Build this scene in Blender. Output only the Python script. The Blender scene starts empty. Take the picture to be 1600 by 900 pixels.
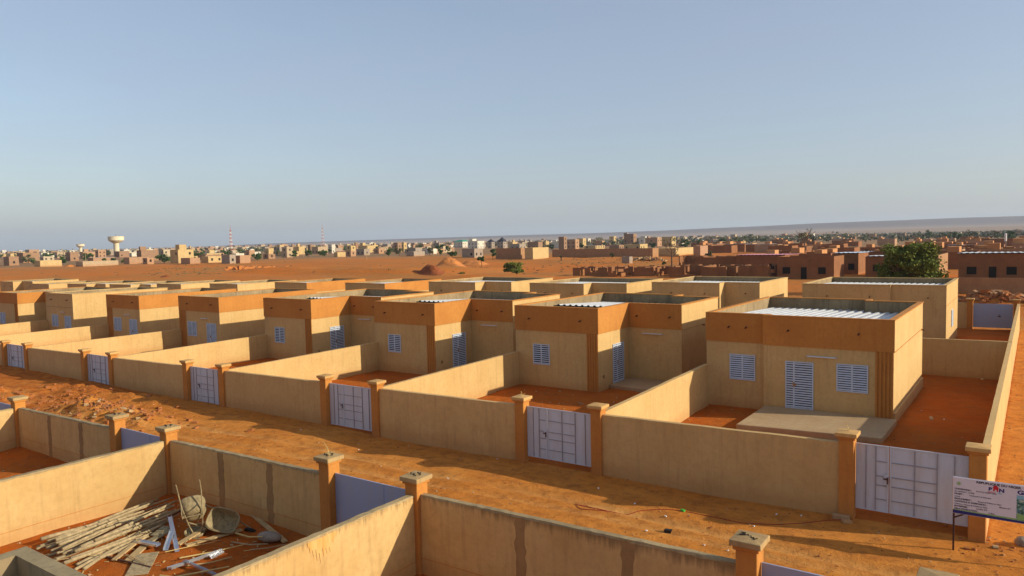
import bpy, bmesh, math, random
import numpy as np
from mathutils import Vector, Matrix
R=random.Random(7)
S=bpy.context.scene
COL=S.collection
# ------------------------------------------------------------------ camera
F=1170.66; YAW,PITCH,ROLL=[math.radians(a) for a in(-34.98,3.662,-1.213)]
CAM=Vector((1.063,-21.142,7.6))
fw=Vector((math.sin(YAW)*math.cos(PITCH),math.cos(YAW)*math.cos(PITCH),-math.sin(PITCH)))
rt=Vector((math.cos(YAW),-math.sin(YAW),0)); up=rt.cross(fw)
r2=rt*math.cos(ROLL)+up*math.sin(ROLL); u2=-rt*math.sin(ROLL)+up*math.cos(ROLL)
cd=bpy.data.cameras.new('camera'); cam=bpy.data.objects.new('camera',cd); COL.objects.link(cam)
m=Matrix((r2,u2,-fw)).transposed().to_4x4(); m.translation=CAM; cam.matrix_world=m
cd.sensor_width=36; cd.lens=F/1600*36; cd.clip_end=60000; cd.clip_start=.1
S.camera=cam
def ray(x,y): return fw+r2*((x-800)/F)+u2*((450-y)/F)
def sm(a,b,x):
    t=np.clip((x-a)/(b-a),0,1); return t*t*(3-2*t)
# ------------------------------------------------------------------ terrain height
def hbase(X,Y):
    """large scale height of the ground"""
    X=np.asarray(X,float);Y=np.asarray(Y,float)
    g=.15*sm(0,8,Y)*sm(60,40,Y)
    g=g-.0025*np.clip(-X,0,60)
    g=g-.0145*np.clip(-X-18,0,95)*sm(2,26,Y)*sm(290,165,np.hypot(X,Y+21))
    return g
def hz(x,y): return float(hbase(x,y))
def at(px,py,dz=0):
    """ground point met by the line of sight of a photo pixel"""
    d=ray(px,py); z=0.
    for _ in range(8):
        t=(z-CAM.z)/d.z; p=CAM+d*t; z=hz(p.x,p.y)
    return Vector((p.x,p.y,z+dz))
def depth(p): return (p-CAM).dot(fw)
# ------------------------------------------------------------------ node helpers
def mat(name,rough=.9,metal=0):
    m=bpy.data.materials.new(name); m.use_nodes=True
    nt=m.node_tree; b=nt.nodes['Principled BSDF']; b.inputs['Roughness'].default_value=rough; b.inputs['Metallic'].default_value=metal
    b.inputs['Specular IOR Level'].default_value=.25
    return m,nt,b
def N(nt,t,**k):
    n=nt.nodes.new(t)
    for a,v in k.items():
        if a.startswith('i_'):
            a=a[2:]; n.inputs[int(a) if a.isdigit() else a.replace('_',' ')].default_value=v
        else: setattr(n,a,v)
    return n
def L(nt,a,b): nt.links.new(a,b)
def noise(nt,vec,scale,detail=5,rough=.6):
    n=N(nt,'ShaderNodeTexNoise'); n.inputs['Scale'].default_value=scale; n.inputs['Detail'].default_value=detail; n.inputs['Roughness'].default_value=rough
    if vec is not None: L(nt,vec,n.inputs['Vector'])
    return n.outputs['Fac']
def ramp(nt,fac,stops):
    n=N(nt,'ShaderNodeValToRGB'); cr=n.color_ramp
    while len(cr.elements)<len(stops): cr.elements.new(.5)
    for e,(p,c) in zip(cr.elements,stops): e.position=p; e.color=(*c,1) if len(c)==3 else c
    L(nt,fac,n.inputs['Fac']); return n.outputs['Color']
def g3(v): return (v,v,v)
def mix(nt,fac,a,b,mode='MIX'):
    n=N(nt,'ShaderNodeMix',data_type='RGBA',blend_type=mode)
    for s,v in((0,fac),(6,a),(7,b)):
        if hasattr(v,'links') or hasattr(v,'is_linked'): L(nt,v,n.inputs[s])
        elif s==0: n.inputs[0].default_value=v
        else: n.inputs[s].default_value=(*v,1)
    return n.outputs[2]
def math_(nt,op,a,b=None,c=None):
    n=N(nt,'ShaderNodeMath',operation=op)
    for i,v in enumerate((a,b,c)):
        if v is None: continue
        if hasattr(v,'is_linked'): L(nt,v,n.inputs[i])
        else: n.inputs[i].default_value=v
    return n.outputs[0]
def coords(nt,scale=(1,1,1),world=True):
    if world: v=N(nt,'ShaderNodeNewGeometry').outputs['Position']
    else: v=N(nt,'ShaderNodeTexCoord').outputs['Object']
    mp=N(nt,'ShaderNodeMapping'); mp.inputs['Scale'].default_value=scale; L(nt,v,mp.inputs['Vector']); return mp.outputs['Vector']
def bump(nt,b,h,strength=.3,dist=.02):
    n=N(nt,'ShaderNodeBump'); n.inputs['Strength'].default_value=strength; n.inputs['Distance'].default_value=dist
    L(nt,h,n.inputs['Height']); L(nt,n.outputs[0],b.inputs['Normal'])
def plaster(name,base,dark,stain=.5,streak=True,drips=False,grime=(.2,.1,.05),block=0):
    m,nt,b=mat(name,.92)
    c1=noise(nt,coords(nt),.7,4); c2=noise(nt,coords(nt,(4,4,4)),1.6,6,.7)
    col=mix(nt,ramp(nt,c1,[(.35,g3(0)),(.7,g3(1))]),base,dark)
    col=mix(nt,math_(nt,'MULTIPLY',ramp(nt,c2,[(.45,g3(0)),(.75,g3(1))]),.45),col,tuple(x*.72 for x in dark))
    if streak:
        st=noise(nt,coords(nt,(5,5,.35)),1.4,4,.65)
        col=mix(nt,math_(nt,'MULTIPLY',ramp(nt,st,[(.52,g3(0)),(.8,g3(1))]),stain),col,grime)
    # soil splashed on the foot of the wall
    z=N(nt,'ShaderNodeSeparateXYZ'); L(nt,N(nt,'ShaderNodeNewGeometry').outputs['Position'],z.inputs[0])
    zz=math_(nt,'ADD',z.outputs[2],math_(nt,'MULTIPLY',noise(nt,coords(nt),2.2,5),-.5))
    mr=N(nt,'ShaderNodeMapRange'); L(nt,zz,mr.inputs[0]); mr.inputs[1].default_value=.28; mr.inputs[2].default_value=-.1
    col=mix(nt,math_(nt,'MULTIPLY',mr.outputs[0],.38),col,(.42,.17,.05))
    oi=N(nt,'ShaderNodeObjectInfo').outputs['Random']
    col=mix(nt,math_(nt,'MULTIPLY',oi,.16),col,tuple(x*.62 for x in dark))
    vo=N(nt,'ShaderNodeTexVoronoi',feature='DISTANCE_TO_EDGE'); vo.inputs['Scale'].default_value=.55
    wp=N(nt,'ShaderNodeVectorMath',operation='ADD'); L(nt,N(nt,'ShaderNodeNewGeometry').outputs['Position'],wp.inputs[0])
    nv=N(nt,'ShaderNodeTexNoise'); nv.inputs['Scale'].default_value=2.2; nv.inputs['Detail'].default_value=4; L(nt,nv.outputs['Color'],wp.inputs[1]); L(nt,wp.outputs[0],vo.inputs['Vector'])
    col=mix(nt,ramp(nt,vo.outputs['Distance'],[(.0,g3(.16)),(.005,g3(0))]),col,grime)
    if drips:
        mr=N(nt,'ShaderNodeMapRange'); L(nt,math_(nt,'ADD',z.outputs[2],math_(nt,'MULTIPLY',noise(nt,coords(nt,(9,9,.15)),1.3,3,.7),.62)),mr.inputs[0]); mr.inputs[1].default_value=2.02; mr.inputs[2].default_value=2.2
        col=mix(nt,math_(nt,'MULTIPLY',mr.outputs[0],.6),col,(.1,.06,.03))
    if block:
        br=N(nt,'ShaderNodeTexBrick'); br.inputs['Scale'].default_value=block
        mp=N(nt,'ShaderNodeMapping'); mp.inputs['Rotation'].default_value=(math.pi/2,0,0)
        L(nt,N(nt,'ShaderNodeNewGeometry').outputs['Position'],mp.inputs[0]); L(nt,mp.outputs[0],br.inputs['Vector'])
        col=mix(nt,math_(nt,'MULTIPLY',br.outputs['Fac'],.5),col,(.12,.07,.04))
    L(nt,col,b.inputs['Base Color'])
    bump(nt,b,noise(nt,coords(nt,(1,1,1)),38,6,.7),.35,.015)
    return m
M={}
M['beige']=plaster('beige_plaster',(.60,.385,.158),(.54,.33,.125),.35)
M['beige_old']=plaster('weathered_beige_plaster',(.60,.385,.158),(.51,.305,.11),.35,drips=True)
M['orange']=plaster('orange_plaster',(.53,.22,.046),(.46,.175,.036),.4,grime=(.3,.1,.03))
M['pale_orange']=plaster('faded_orange_plaster',(.55,.25,.07),(.45,.19,.05),.4)
M['conc']=plaster('grey_concrete',(.40,.30,.16),(.26,.19,.1),.6,grime=(.09,.07,.05))
M['coping']=plaster('rough_wall_top',(.42,.30,.15),(.26,.18,.09),.6,grime=(.12,.08,.04))
M['slab']=plaster('cement_slab',(.5,.36,.2),(.4,.27,.14),.3)
M['lining']=plaster('bare_parapet_render',(.36,.255,.135),(.21,.145,.075),.8,grime=(.06,.05,.04))
M['strip']=plaster('bare_mortar_strip',(.36,.21,.085),(.27,.15,.06),.5,grime=(.12,.08,.05))
M['mud']=plaster('mud_brick',(.32,.13,.048),(.23,.09,.034),.5,block=2.2)
M['mud2']=plaster('tan_mud_render',(.42,.22,.1),(.33,.17,.08),.5)
M['litmud']=plaster('sunlit_mud_render',(.56,.26,.10),(.45,.19,.07),.4)  # mud with sunlight painted in as a brighter orange
for i,c in enumerate([(.46,.33,.20),(.52,.40,.26),(.33,.19,.11),(.66,.58,.46),(.36,.28,.21),(.44,.25,.14),(.56,.38,.17)]):
    M['town%d'%i]=plaster('town_render_%s'%'abcdefg'[i],c,tuple(x*.8 for x in c),.4)
def plain(name,c,rough=.6,metal=0,var=.25,sc=6,bmp=0):
    m,nt,b=mat(name,rough,metal)
    n=noise(nt,coords(nt),sc,6,.7)
    L(nt,mix(nt,ramp(nt,n,[(.35,g3(0)),(.7,g3(1))]),c,tuple(x*(1-var) for x in c)),b.inputs['Base Color'])
    if bmp: bump(nt,b,n,bmp,.02)
    return m
def white_metal(name,c):
    m,nt,b=mat(name,.5,0)
    st=noise(nt,coords(nt,(3,3,.4)),2,5,.7); n2=noise(nt,coords(nt),5,6,.75)
    col=mix(nt,ramp(nt,st,[(.45,g3(0)),(.85,g3(.6))]),c,(.42,.33,.27))
    col=mix(nt,ramp(nt,n2,[(.62,g3(0)),(.8,g3(.6))]),col,(.35,.2,.12))
    L(nt,col,b.inputs['Base Color']); b.inputs['Specular IOR Level'].default_value=.4
    return m
M['white']=white_metal('white_gate_paint',(.50,.52,.57))
M['white2']=white_metal('white_shutter_paint',(.48,.52,.60))
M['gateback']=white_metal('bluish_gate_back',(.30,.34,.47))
M['rail']=plain('shaded_gate_rail',(.33,.30,.31),.6)  # shadow sides of the bars are put into this darker colour
M['dark']=plain('dark_opening',(.02,.014,.01),.9)
M['rust']=plain('rusty_steel',(.10,.045,.03),.7,.3)
M['brass']=plain('worn_brass',(.35,.2,.08),.5,.6)
M['cap']=plaster('pillar_cap_render',(.62,.36,.13),(.5,.27,.09),.3)
M['capb']=plaster('rough_cap_mortar',(.50,.33,.14),(.32,.2,.09),.6)
def roofmat(name,c):
    m,nt,b=mat(name,.42,.25)
    n=noise(nt,coords(nt,(.5,3,1)),1.5,5,.6)
    L(nt,mix(nt,ramp(nt,n,[(.4,g3(0)),(.75,g3(1))]),c,tuple(x*.75 for x in c)),b.inputs['Base Color']); return m
M['roof']=roofmat('pale_sheet_metal',(.56,.55,.55)); M['pinkroof']=roofmat('pink_sheet_metal',(.60,.22,.26)); M['blueroof']=roofmat('bluish_sheet_metal',(.55,.62,.74))
M['green']=roofmat('green_sheet_metal',(.04,.32,.20)); M['blackroof']=roofmat('dark_sheet_metal',(.05,.04,.05))
M['tower']=plaster('water_tower_concrete',(.74,.62,.42),(.66,.54,.36),.3)
M['wood']=plain('weathered_pole_wood',(.47,.34,.18),.8,0,.55,9,.4)
M['plank']=plain('sawn_plank_wood',(.55,.36,.16),.8,0,.35,7,.3)
M['alu']=plain('bare_aluminium',(.7,.7,.72),.3,.8,.2)
M['barrow']=plain('cement_crusted_steel',(.36,.27,.14),.85,0,.55,11,.5)
M['rubber']=plain('black_rubber',(.03,.025,.022),.8)
M['sack']=plain('dusty_grey_sack',(.32,.25,.19),.9,0,.4,9,.5)
M['stone']=plain('pale_rubble_stone',(.52,.34,.17),.9,0,.5,5,.5)
M['clod']=plain('red_earth_clod',(.42,.15,.045),.95,0,.4,6,.5)
M['redcable']=plain('red_cable_sheath',(.38,.03,.02),.5)
M['straw']=plain('dry_straw',(.62,.45,.17),.8)
M['litter']=plain('white_litter',(.75,.72,.68),.7)
M['mastred']=plain('mast_red_paint',(.5,.12,.08),.6); M['mastwhite']=plain('mast_white_paint',(.7,.66,.6),.6)
def leafmat(name,a,b_):
    m,nt,b=mat(name,.75)
    n=noise(nt,coords(nt),1.1,4,.7)
    gi=N(nt,'ShaderNodeNewGeometry').outputs['Random Per Island']
    col=mix(nt,ramp(nt,n,[(.35,g3(0)),(.65,g3(1))]),a,b_)
    col=mix(nt,math_(nt,'MULTIPLY',gi,.5),col,tuple(x*.55 for x in a))
    L(nt,col,b.inputs['Base Color']); b.inputs['Specular IOR Level'].default_value=.15
    return m
M['leaf']=leafmat('acacia_leaves',(.11,.145,.02),(.18,.19,.03))
M['leaf2']=leafmat('neem_leaves',(.045,.085,.02),(.085,.12,.03))
M['leaf3']=leafmat('dusty_olive_leaves',(.13,.13,.06),(.18,.16,.08))
M['leaf4']=leafmat('dusty_scrub_leaves',(.085,.095,.05),(.12,.12,.065))
M['bark']=plain('grey_brown_bark',(.16,.09,.05),.95,0,.4,8,.5)
# soil
def soilmat():
    m,nt,b=mat('sandy_soil',1.0); b.inputs['Specular IOR Level'].default_value=.05
    P=coords(nt)
    yard=N(nt,'ShaderNodeAttribute',attribute_name='yard').outputs['Fac']
    far=N(nt,'ShaderNodeAttribute',attribute_name='far').outputs['Fac']
    field=N(nt,'ShaderNodeAttribute',attribute_name='field').outputs['Fac']
    n1=noise(nt,P,.35,6,.6); n2=noise(nt,P,2.6,8,.7); n3=noise(nt,P,22,6,.75)
    st=mix(nt,ramp(nt,n1,[(.35,g3(0)),(.68,g3(1))]),(.64,.25,.05),(.55,.18,.028))
    yd=mix(nt,ramp(nt,n1,[(.35,g3(0)),(.68,g3(1))]),(.50,.125,.017),(.40,.085,.011))
    nf=noise(nt,coords(nt,(.02,.035,1)),1.0,8,.65); nf2=noise(nt,coords(nt,(.06,.09,1)),1.0,7,.7)
    fd=mix(nt,ramp(nt,nf,[(.40,g3(0)),(.62,g3(1))]),(.58,.16,.026),(.38,.17,.05))
    fd=mix(nt,ramp(nt,nf2,[(.55,g3(0)),(.72,g3(.7))]),fd,(.25,.20,.08))
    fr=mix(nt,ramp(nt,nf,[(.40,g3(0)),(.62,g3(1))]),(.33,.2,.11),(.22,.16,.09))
    hl=N(nt,'ShaderNodeAttribute',attribute_name='hill').outputs['Fac']
    # dashes of broken ground at many scales so the soil never reads as one flat tint
    tr=N(nt,'ShaderNodeAttribute',attribute_name='track').outputs['Fac']
    st=mix(nt,tr,st,(.72,.36,.11))
    wy=math_(nt,'ADD',yard,math_(nt,'MULTIPLY',math_(nt,'SUBTRACT',n2,.5),.9))
    col=mix(nt,ramp(nt,wy,[(.35,g3(0)),(.65,g3(1))]),st,yd)
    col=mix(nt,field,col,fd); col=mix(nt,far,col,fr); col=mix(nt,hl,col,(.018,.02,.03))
    nm=noise(nt,coords(nt,(.8,1.6,1)),.9,7,.72)
    col=mix(nt,ramp(nt,nm,[(.46,g3(0)),(.66,g3(.6))]),col,(.40,.135,.03))
    col=mix(nt,ramp(nt,n2,[(.48,g3(0)),(.74,g3(.8))]),col,(.26,.085,.022))
    col=mix(nt,ramp(nt,n3,[(.58,g3(0)),(.76,g3(.6))]),col,(.17,.07,.03))
    col=mix(nt,ramp(nt,n3,[(.22,g3(.55)),(.40,g3(0))]),col,(.66,.38,.15))
    L(nt,col,b.inputs['Base Color'])
    h=math_(nt,'ADD',math_(nt,'MULTIPLY',n2,1.2),math_(nt,'MULTIPLY',n3,.5))
    bump(nt,b,h,.8,.09)
    return m
M['soil']=soilmat()
# ------------------------------------------------------------------ mesh builder
class MB:
    def __init__(s): s.v=[];s.f=[];s.mi=[]
    def add(s,vs,fs,mi=0):
        o=len(s.v); s.v+= [tuple(v) for v in vs]; s.f+=[tuple(i+o for i in f) for f in fs]; s.mi+=[mi]*len(fs); return s
    def box(s,x0,x1,y0,y1,z0,z1,mi=0):
        x0,x1=min(x0,x1),max(x0,x1);y0,y1=min(y0,y1),max(y0,y1)
        return s.add([(x0,y0,z0),(x1,y0,z0),(x1,y1,z0),(x0,y1,z0),(x0,y0,z1),(x1,y0,z1),(x1,y1,z1),(x0,y1,z1)],
          [(0,3,2,1),(4,5,6,7),(0,1,5,4),(1,2,6,5),(2,3,7,6),(3,0,4,7)],mi)
    def bar(s,a,b,w,h=None,mi=0,upv=(0,0,1)):
        a=Vector(a);b=Vector(b);h=h or w; d=(b-a).normalized(); u=Vector(upv)
        if abs(d.dot(u))>.98: u=Vector((1,0,0))
        x=d.cross(u).normalized(); y=x.cross(d).normalized(); vs=[]
        for p in(a,b):
            for i,j in((-1,-1),(1,-1),(1,1),(-1,1)): vs.append(p+x*(i*w/2)+y*(j*h/2))
        return s.add(vs,[(0,3,2,1),(4,5,6,7),(0,1,5,4),(1,2,6,5),(2,3,7,6),(3,0,4,7)],mi)
    def tube(s,pts,rs,n=6,mi=0,cap=True):
        pts=[Vector(p) for p in pts]; 
        if not hasattr(rs,'__len__'): rs=[rs]*len(pts)
        vs=[];fs=[]
        for i,p in enumerate(pts):
            d=(pts[min(i+1,len(pts)-1)]-pts[max(i-1,0)]).normalized()
            u=Vector((0,0,1)) if abs(d.z)<.95 else Vector((1,0,0))
            x=d.cross(u).normalized(); y=x.cross(d)
            for k in range(n):
                a=2*math.pi*k/n; vs.append(p+(x*math.cos(a)+y*math.sin(a))*rs[i])
        for i in range(len(pts)-1):
            for k in range(n): fs.append((i*n+k,i*n+(k+1)%n,(i+1)*n+(k+1)%n,(i+1)*n+k))
        if cap: fs.append(tuple(range(n))[::-1]); fs.append(tuple(range((len(pts)-1)*n,len(pts)*n)))
        return s.add(vs,fs,mi)
    def prism(s,poly,z0,z1,mi=0):
        n=len(poly); vs=[(x,y,z0) for x,y in poly]+[(x,y,z1) for x,y in poly]
        return s.add(vs,[tuple(range(n))[::-1],tuple(range(n,2*n))]+[(i,(i+1)%n,(i+1)%n+n,i+n) for i in range(n)],mi)
    def lathe(s,prof,n=32,c=(0,0,0),mi=0):
        vs=[];fs=[]
        for r,z in prof:
            for k in range(n): a=2*math.pi*k/n; vs.append((c[0]+r*math.cos(a),c[1]+r*math.sin(a),c[2]+z))
        for i in range(len(prof)-1):
            for k in range(n): fs.append((i*n+k,i*n+(k+1)%n,(i+1)*n+(k+1)%n,(i+1)*n+k))
        return s.add(vs,fs,mi)
    def build(s,name,mats,parent=None,bevel=0,smooth=False,loc=None):
        me=bpy.data.meshes.new(name); me.from_pydata(s.v,[],s.f)
        for m in (mats if isinstance(mats,(list,tuple)) else [mats]): me.materials.append(m)
        if any(s.mi): me.polygons.foreach_set('material_index',s.mi)
        if smooth: me.polygons.foreach_set('use_smooth',[True]*len(s.f))
        me.validate(); me.update()
        o=bpy.data.objects.new(name,me); COL.objects.link(o)
        if parent: o.parent=parent
        if loc is not None: o.location=loc
        if bevel:
            b=o.modifiers.new('b','BEVEL'); b.width=bevel; b.segments=1; b.limit_method='ANGLE'
        return o
def tag(o,label=None,cat=None,group=None,kind=None):
    if label: o['label']=label
    if cat: o['category']=cat
    if group: o['group']=group
    if kind: o['kind']=kind
    return o
def thing(name,label,cat,loc=(0,0,0),rz=0,group=None):
    o=bpy.data.objects.new(name,None); COL.objects.link(o); o.location=loc; o.rotation_euler=(0,0,rz)
    o.empty_display_size=.3
    return tag(o,label,cat,group)
def copy_tree(o,parent=None):
    c=o.copy(); COL.objects.link(c); c.parent=parent
    for ch in list(o.children): copy_tree(ch,c)
    return c
def rough_box(cx,cy,cz,sx,sy,sz,rnd,amp=.25):
    """irregular stone: a jittered, rotated box hull"""
    vs=[];a=rnd.uniform(0,6.28);b=rnd.uniform(-.4,.4)
    for i in(-1,1):
        for j in(-1,1):
            for k in(-1,1):
                x=i*sx*(1+rnd.uniform(-amp,amp));y=j*sy*(1+rnd.uniform(-amp,amp));z=k*sz*(1+rnd.uniform(-amp,amp))+b*x
                vs.append((cx+x*math.cos(a)-y*math.sin(a),cy+x*math.sin(a)+y*math.cos(a),cz+z))
    return vs,[(0,1,3,2),(4,6,7,5),(0,4,5,1),(2,3,7,6),(0,2,6,4),(1,5,7,3)]
# ------------------------------------------------------------------ ground sheet
rng=np.random.default_rng(3)
def axis(dense0,dense1,step,lim0,lim1,grow):
    a=list(np.arange(dense0,dense1,step)); s=step;x=a[-1]
    while x<lim1: s*=grow; x+=s; a.append(x)
    s=step;x=dense0;b=[]
    while x>lim0: s*=grow; x-=s; b.append(x)
    return np.array(b[::-1]+a)
xs=axis(-44,5,.16,-14000,14000,1.024); ys=axis(-24,16,.16,-3000,16000,1.022)
XX,YY=np.meshgrid(xs,ys)
def vnoise(X,Y,sc,seed):
    g=np.random.default_rng(seed).random((256,256)); x=X/sc;y=Y/sc
    xi=np.floor(x).astype(int);yi=np.floor(y).astype(int);fx=x-xi;fy=y-yi
    fx=fx*fx*(3-2*fx);fy=fy*fy*(3-2*fy); q=lambda i,j:g[(yi+j)%256,(xi+i)%256]
    return (q(0,0)*(1-fx)+q(1,0)*fx)*(1-fy)+(q(0,1)*(1-fx)+q(1,1)*fx)*fy-.5
def hfine(X,Y):
    D=np.hypot(X-CAM.x,Y-CAM.y)
    near=sm(140,60,D)
    Z=hbase(X,Y)+near*(.05*vnoise(X,Y,1.3,1)+.07*vnoise(X,Y,3.3,2)+.03*vnoise(X,Y,.5,3)+.12*vnoise(X,Y,9,4))
    st=sm(-8.3,-7.3,Y)*sm(-.2,-1,Y)      # wheel tracks worn along the street
    for yc,w,d in((-3.1,.17,.08),(-4.9,.17,.08),(-5.9,.14,.06),(-3.9,.13,.05)):
        yw=yc+.5*np.sin(X*.11+yc)+.15*np.sin(X*.5)
        Z=Z-st*d*np.exp(-((Y-yw)/w)**2)
    Z=Z+ .16*np.exp(-((Y-0)/.55)**2)*sm(-28,-60,X)*sm(6,-2,Y)           # soil banked on the wall foot
    Z=Z+.10*np.exp(-((Y+8.6)/.5)**2)
    # spoil heaps in the street at the left
    for cx,cy,rx,ry,h in((-33.2,-4.2,2.6,1.2,.42),(-36.0,-4.0,1.6,1.1,.35),(-40.5,-1.9,3.5,1.1,.35),(-30.6,-3.9,1.6,.9,.22),(-44,-4.5,3,1.5,.3),(-35.5,-1.2,2.2,.7,.22)):
        Z=Z+h*np.exp(-((X-cx)/rx)**2-((Y-cy)/ry)**2)*(1+.9*vnoise(X,Y,.55,7)+.5*vnoise(X,Y,.25,8))
    # mid field: undulations, scarp, red mounds
    fl=sm(48,75,np.maximum(Y,(-X-95)*1.0+60*(X<-150)))*sm(900,350,D)
    Z=Z+fl*sm(-10,-60,X)*(.8*vnoise(X,Y,38,11)+.5*vnoise(X,Y,13,12)+.35*vnoise(X,Y,5,13))
    sc_=sm(-215,-185,X)*sm(-118,-135,X); yl=122+(X+175)*.12
    Z=Z+1.5*sc_*sm(yl-4,yl+3,Y)*sm(yl+40,yl+12,Y)*(1+.5*vnoise(X,Y,4,14))
    for cx,cy,rx,ry,h in((-104,119,14,9,.8),(-3.2,66.5,2.6,1.8,1.2),(.2,66,2.2,1.6,.9)):
        Z=Z+h*np.exp(-((X-cx)/rx)**2-((Y-cy)/ry)**2)*(1+.6*vnoise(X,Y,2.5,15))
    return Z
ZZ=hfine(XX,YY)
track=np.zeros_like(XX)
for yc,w in((-3.1,.2),(-4.9,.2),(-5.9,.16),(-3.9,.14),(-6.6,.12)):
    yw=yc+.5*np.sin(XX*.11+yc)+.15*np.sin(XX*.5); track=np.maximum(track,np.exp(-((YY-yw)/w)**2)*(.55+.9*vnoise(XX,YY,2.2,31)))
track=track*sm(-8.3,-7.3,YY)*sm(-.2,-1,YY)
# far relief: the escarpment on the horizon, highest at the right
AZ=np.arctan2(XX-CAM.x,YY-CAM.y)            # 0 = +Y
pxa=800+F*np.tan(AZ-YAW)                    # where on the horizon
DD=np.hypot(XX-CAM.x,YY-CAM.y)
pts=np.array([(-9000,0),(100,0),(330,12),(450,34),(650,56),(850,74),(950,80),(1050,88),(1250,106),(1450,116),(1600,120),(2200,145),(6000,200),(90000,200)],float)
inside=np.abs(AZ-YAW)<1.35
hh=np.interp(np.where(inside,pxa,-9000),pts[:,0],pts[:,1])
rel=sm(6500,7500,DD+900*vnoise(XX,YY,1900,21)+300*vnoise(XX,YY,500,22)); bench=.22*sm(3600,4900,DD)*sm(900,1500,np.where(inside,pxa,-9000))
ZZ=ZZ+hh*np.clip(.78*rel+bench,0,1)*(1+.04*vnoise(XX,YY,1500,23))
nx,ny=len(xs),len(ys)
vs=np.stack([XX.ravel(),YY.ravel(),ZZ.ravel()],1)
idx=np.arange(nx*ny).reshape(ny,nx)
fs=np.stack([idx[:-1,:-1].ravel(),idx[:-1,1:].ravel(),idx[1:,1:].ravel(),idx[1:,:-1].ravel()],1)
me=bpy.data.meshes.new('ground'); me.vertices.add(len(vs)); me.vertices.foreach_set('co',vs.ravel())
me.loops.add(len(fs)*4); me.loops.foreach_set('vertex_index',fs.ravel()); me.polygons.add(len(fs))
me.polygons.foreach_set('loop_start',np.arange(len(fs))*4); me.polygons.foreach_set('loop_total',np.full(len(fs),4)); me.polygons.foreach_set('use_smooth',np.ones(len(fs),bool))
me.update(); me.materials.append(M['soil'])
X_,Y_=XX.ravel(),YY.ravel()
yard=np.maximum(sm(-.3,.3,Y_)*sm(46,45,Y_)*sm(.5,0,X_),sm(-8.3,-8.9,Y_)*sm(0.5,-.5,X_))
yard=np.maximum(yard,.55*sm(-28,-40,X_)*sm(-9,-8,Y_)*sm(2,0,Y_))
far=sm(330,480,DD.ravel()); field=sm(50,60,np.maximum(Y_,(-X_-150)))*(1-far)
hill=(sm(.35,.75,np.clip(.78*rel+bench,0,1)/.78)*(hh>15)).ravel()
for n,a in(('track',track.ravel()),('hill',hill),('yard',yard),('far',far),('field',field*.85)):
    at_=me.attributes.new(n,'FLOAT','POINT'); at_.data.foreach_set('value',a.astype(np.float32))
ground=bpy.data.objects.new('ground',me); COL.objects.link(ground); tag(ground,kind='structure')
def gz(x,y): return float(hfine(np.array([float(x)]),np.array([float(y)]))[0])
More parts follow.
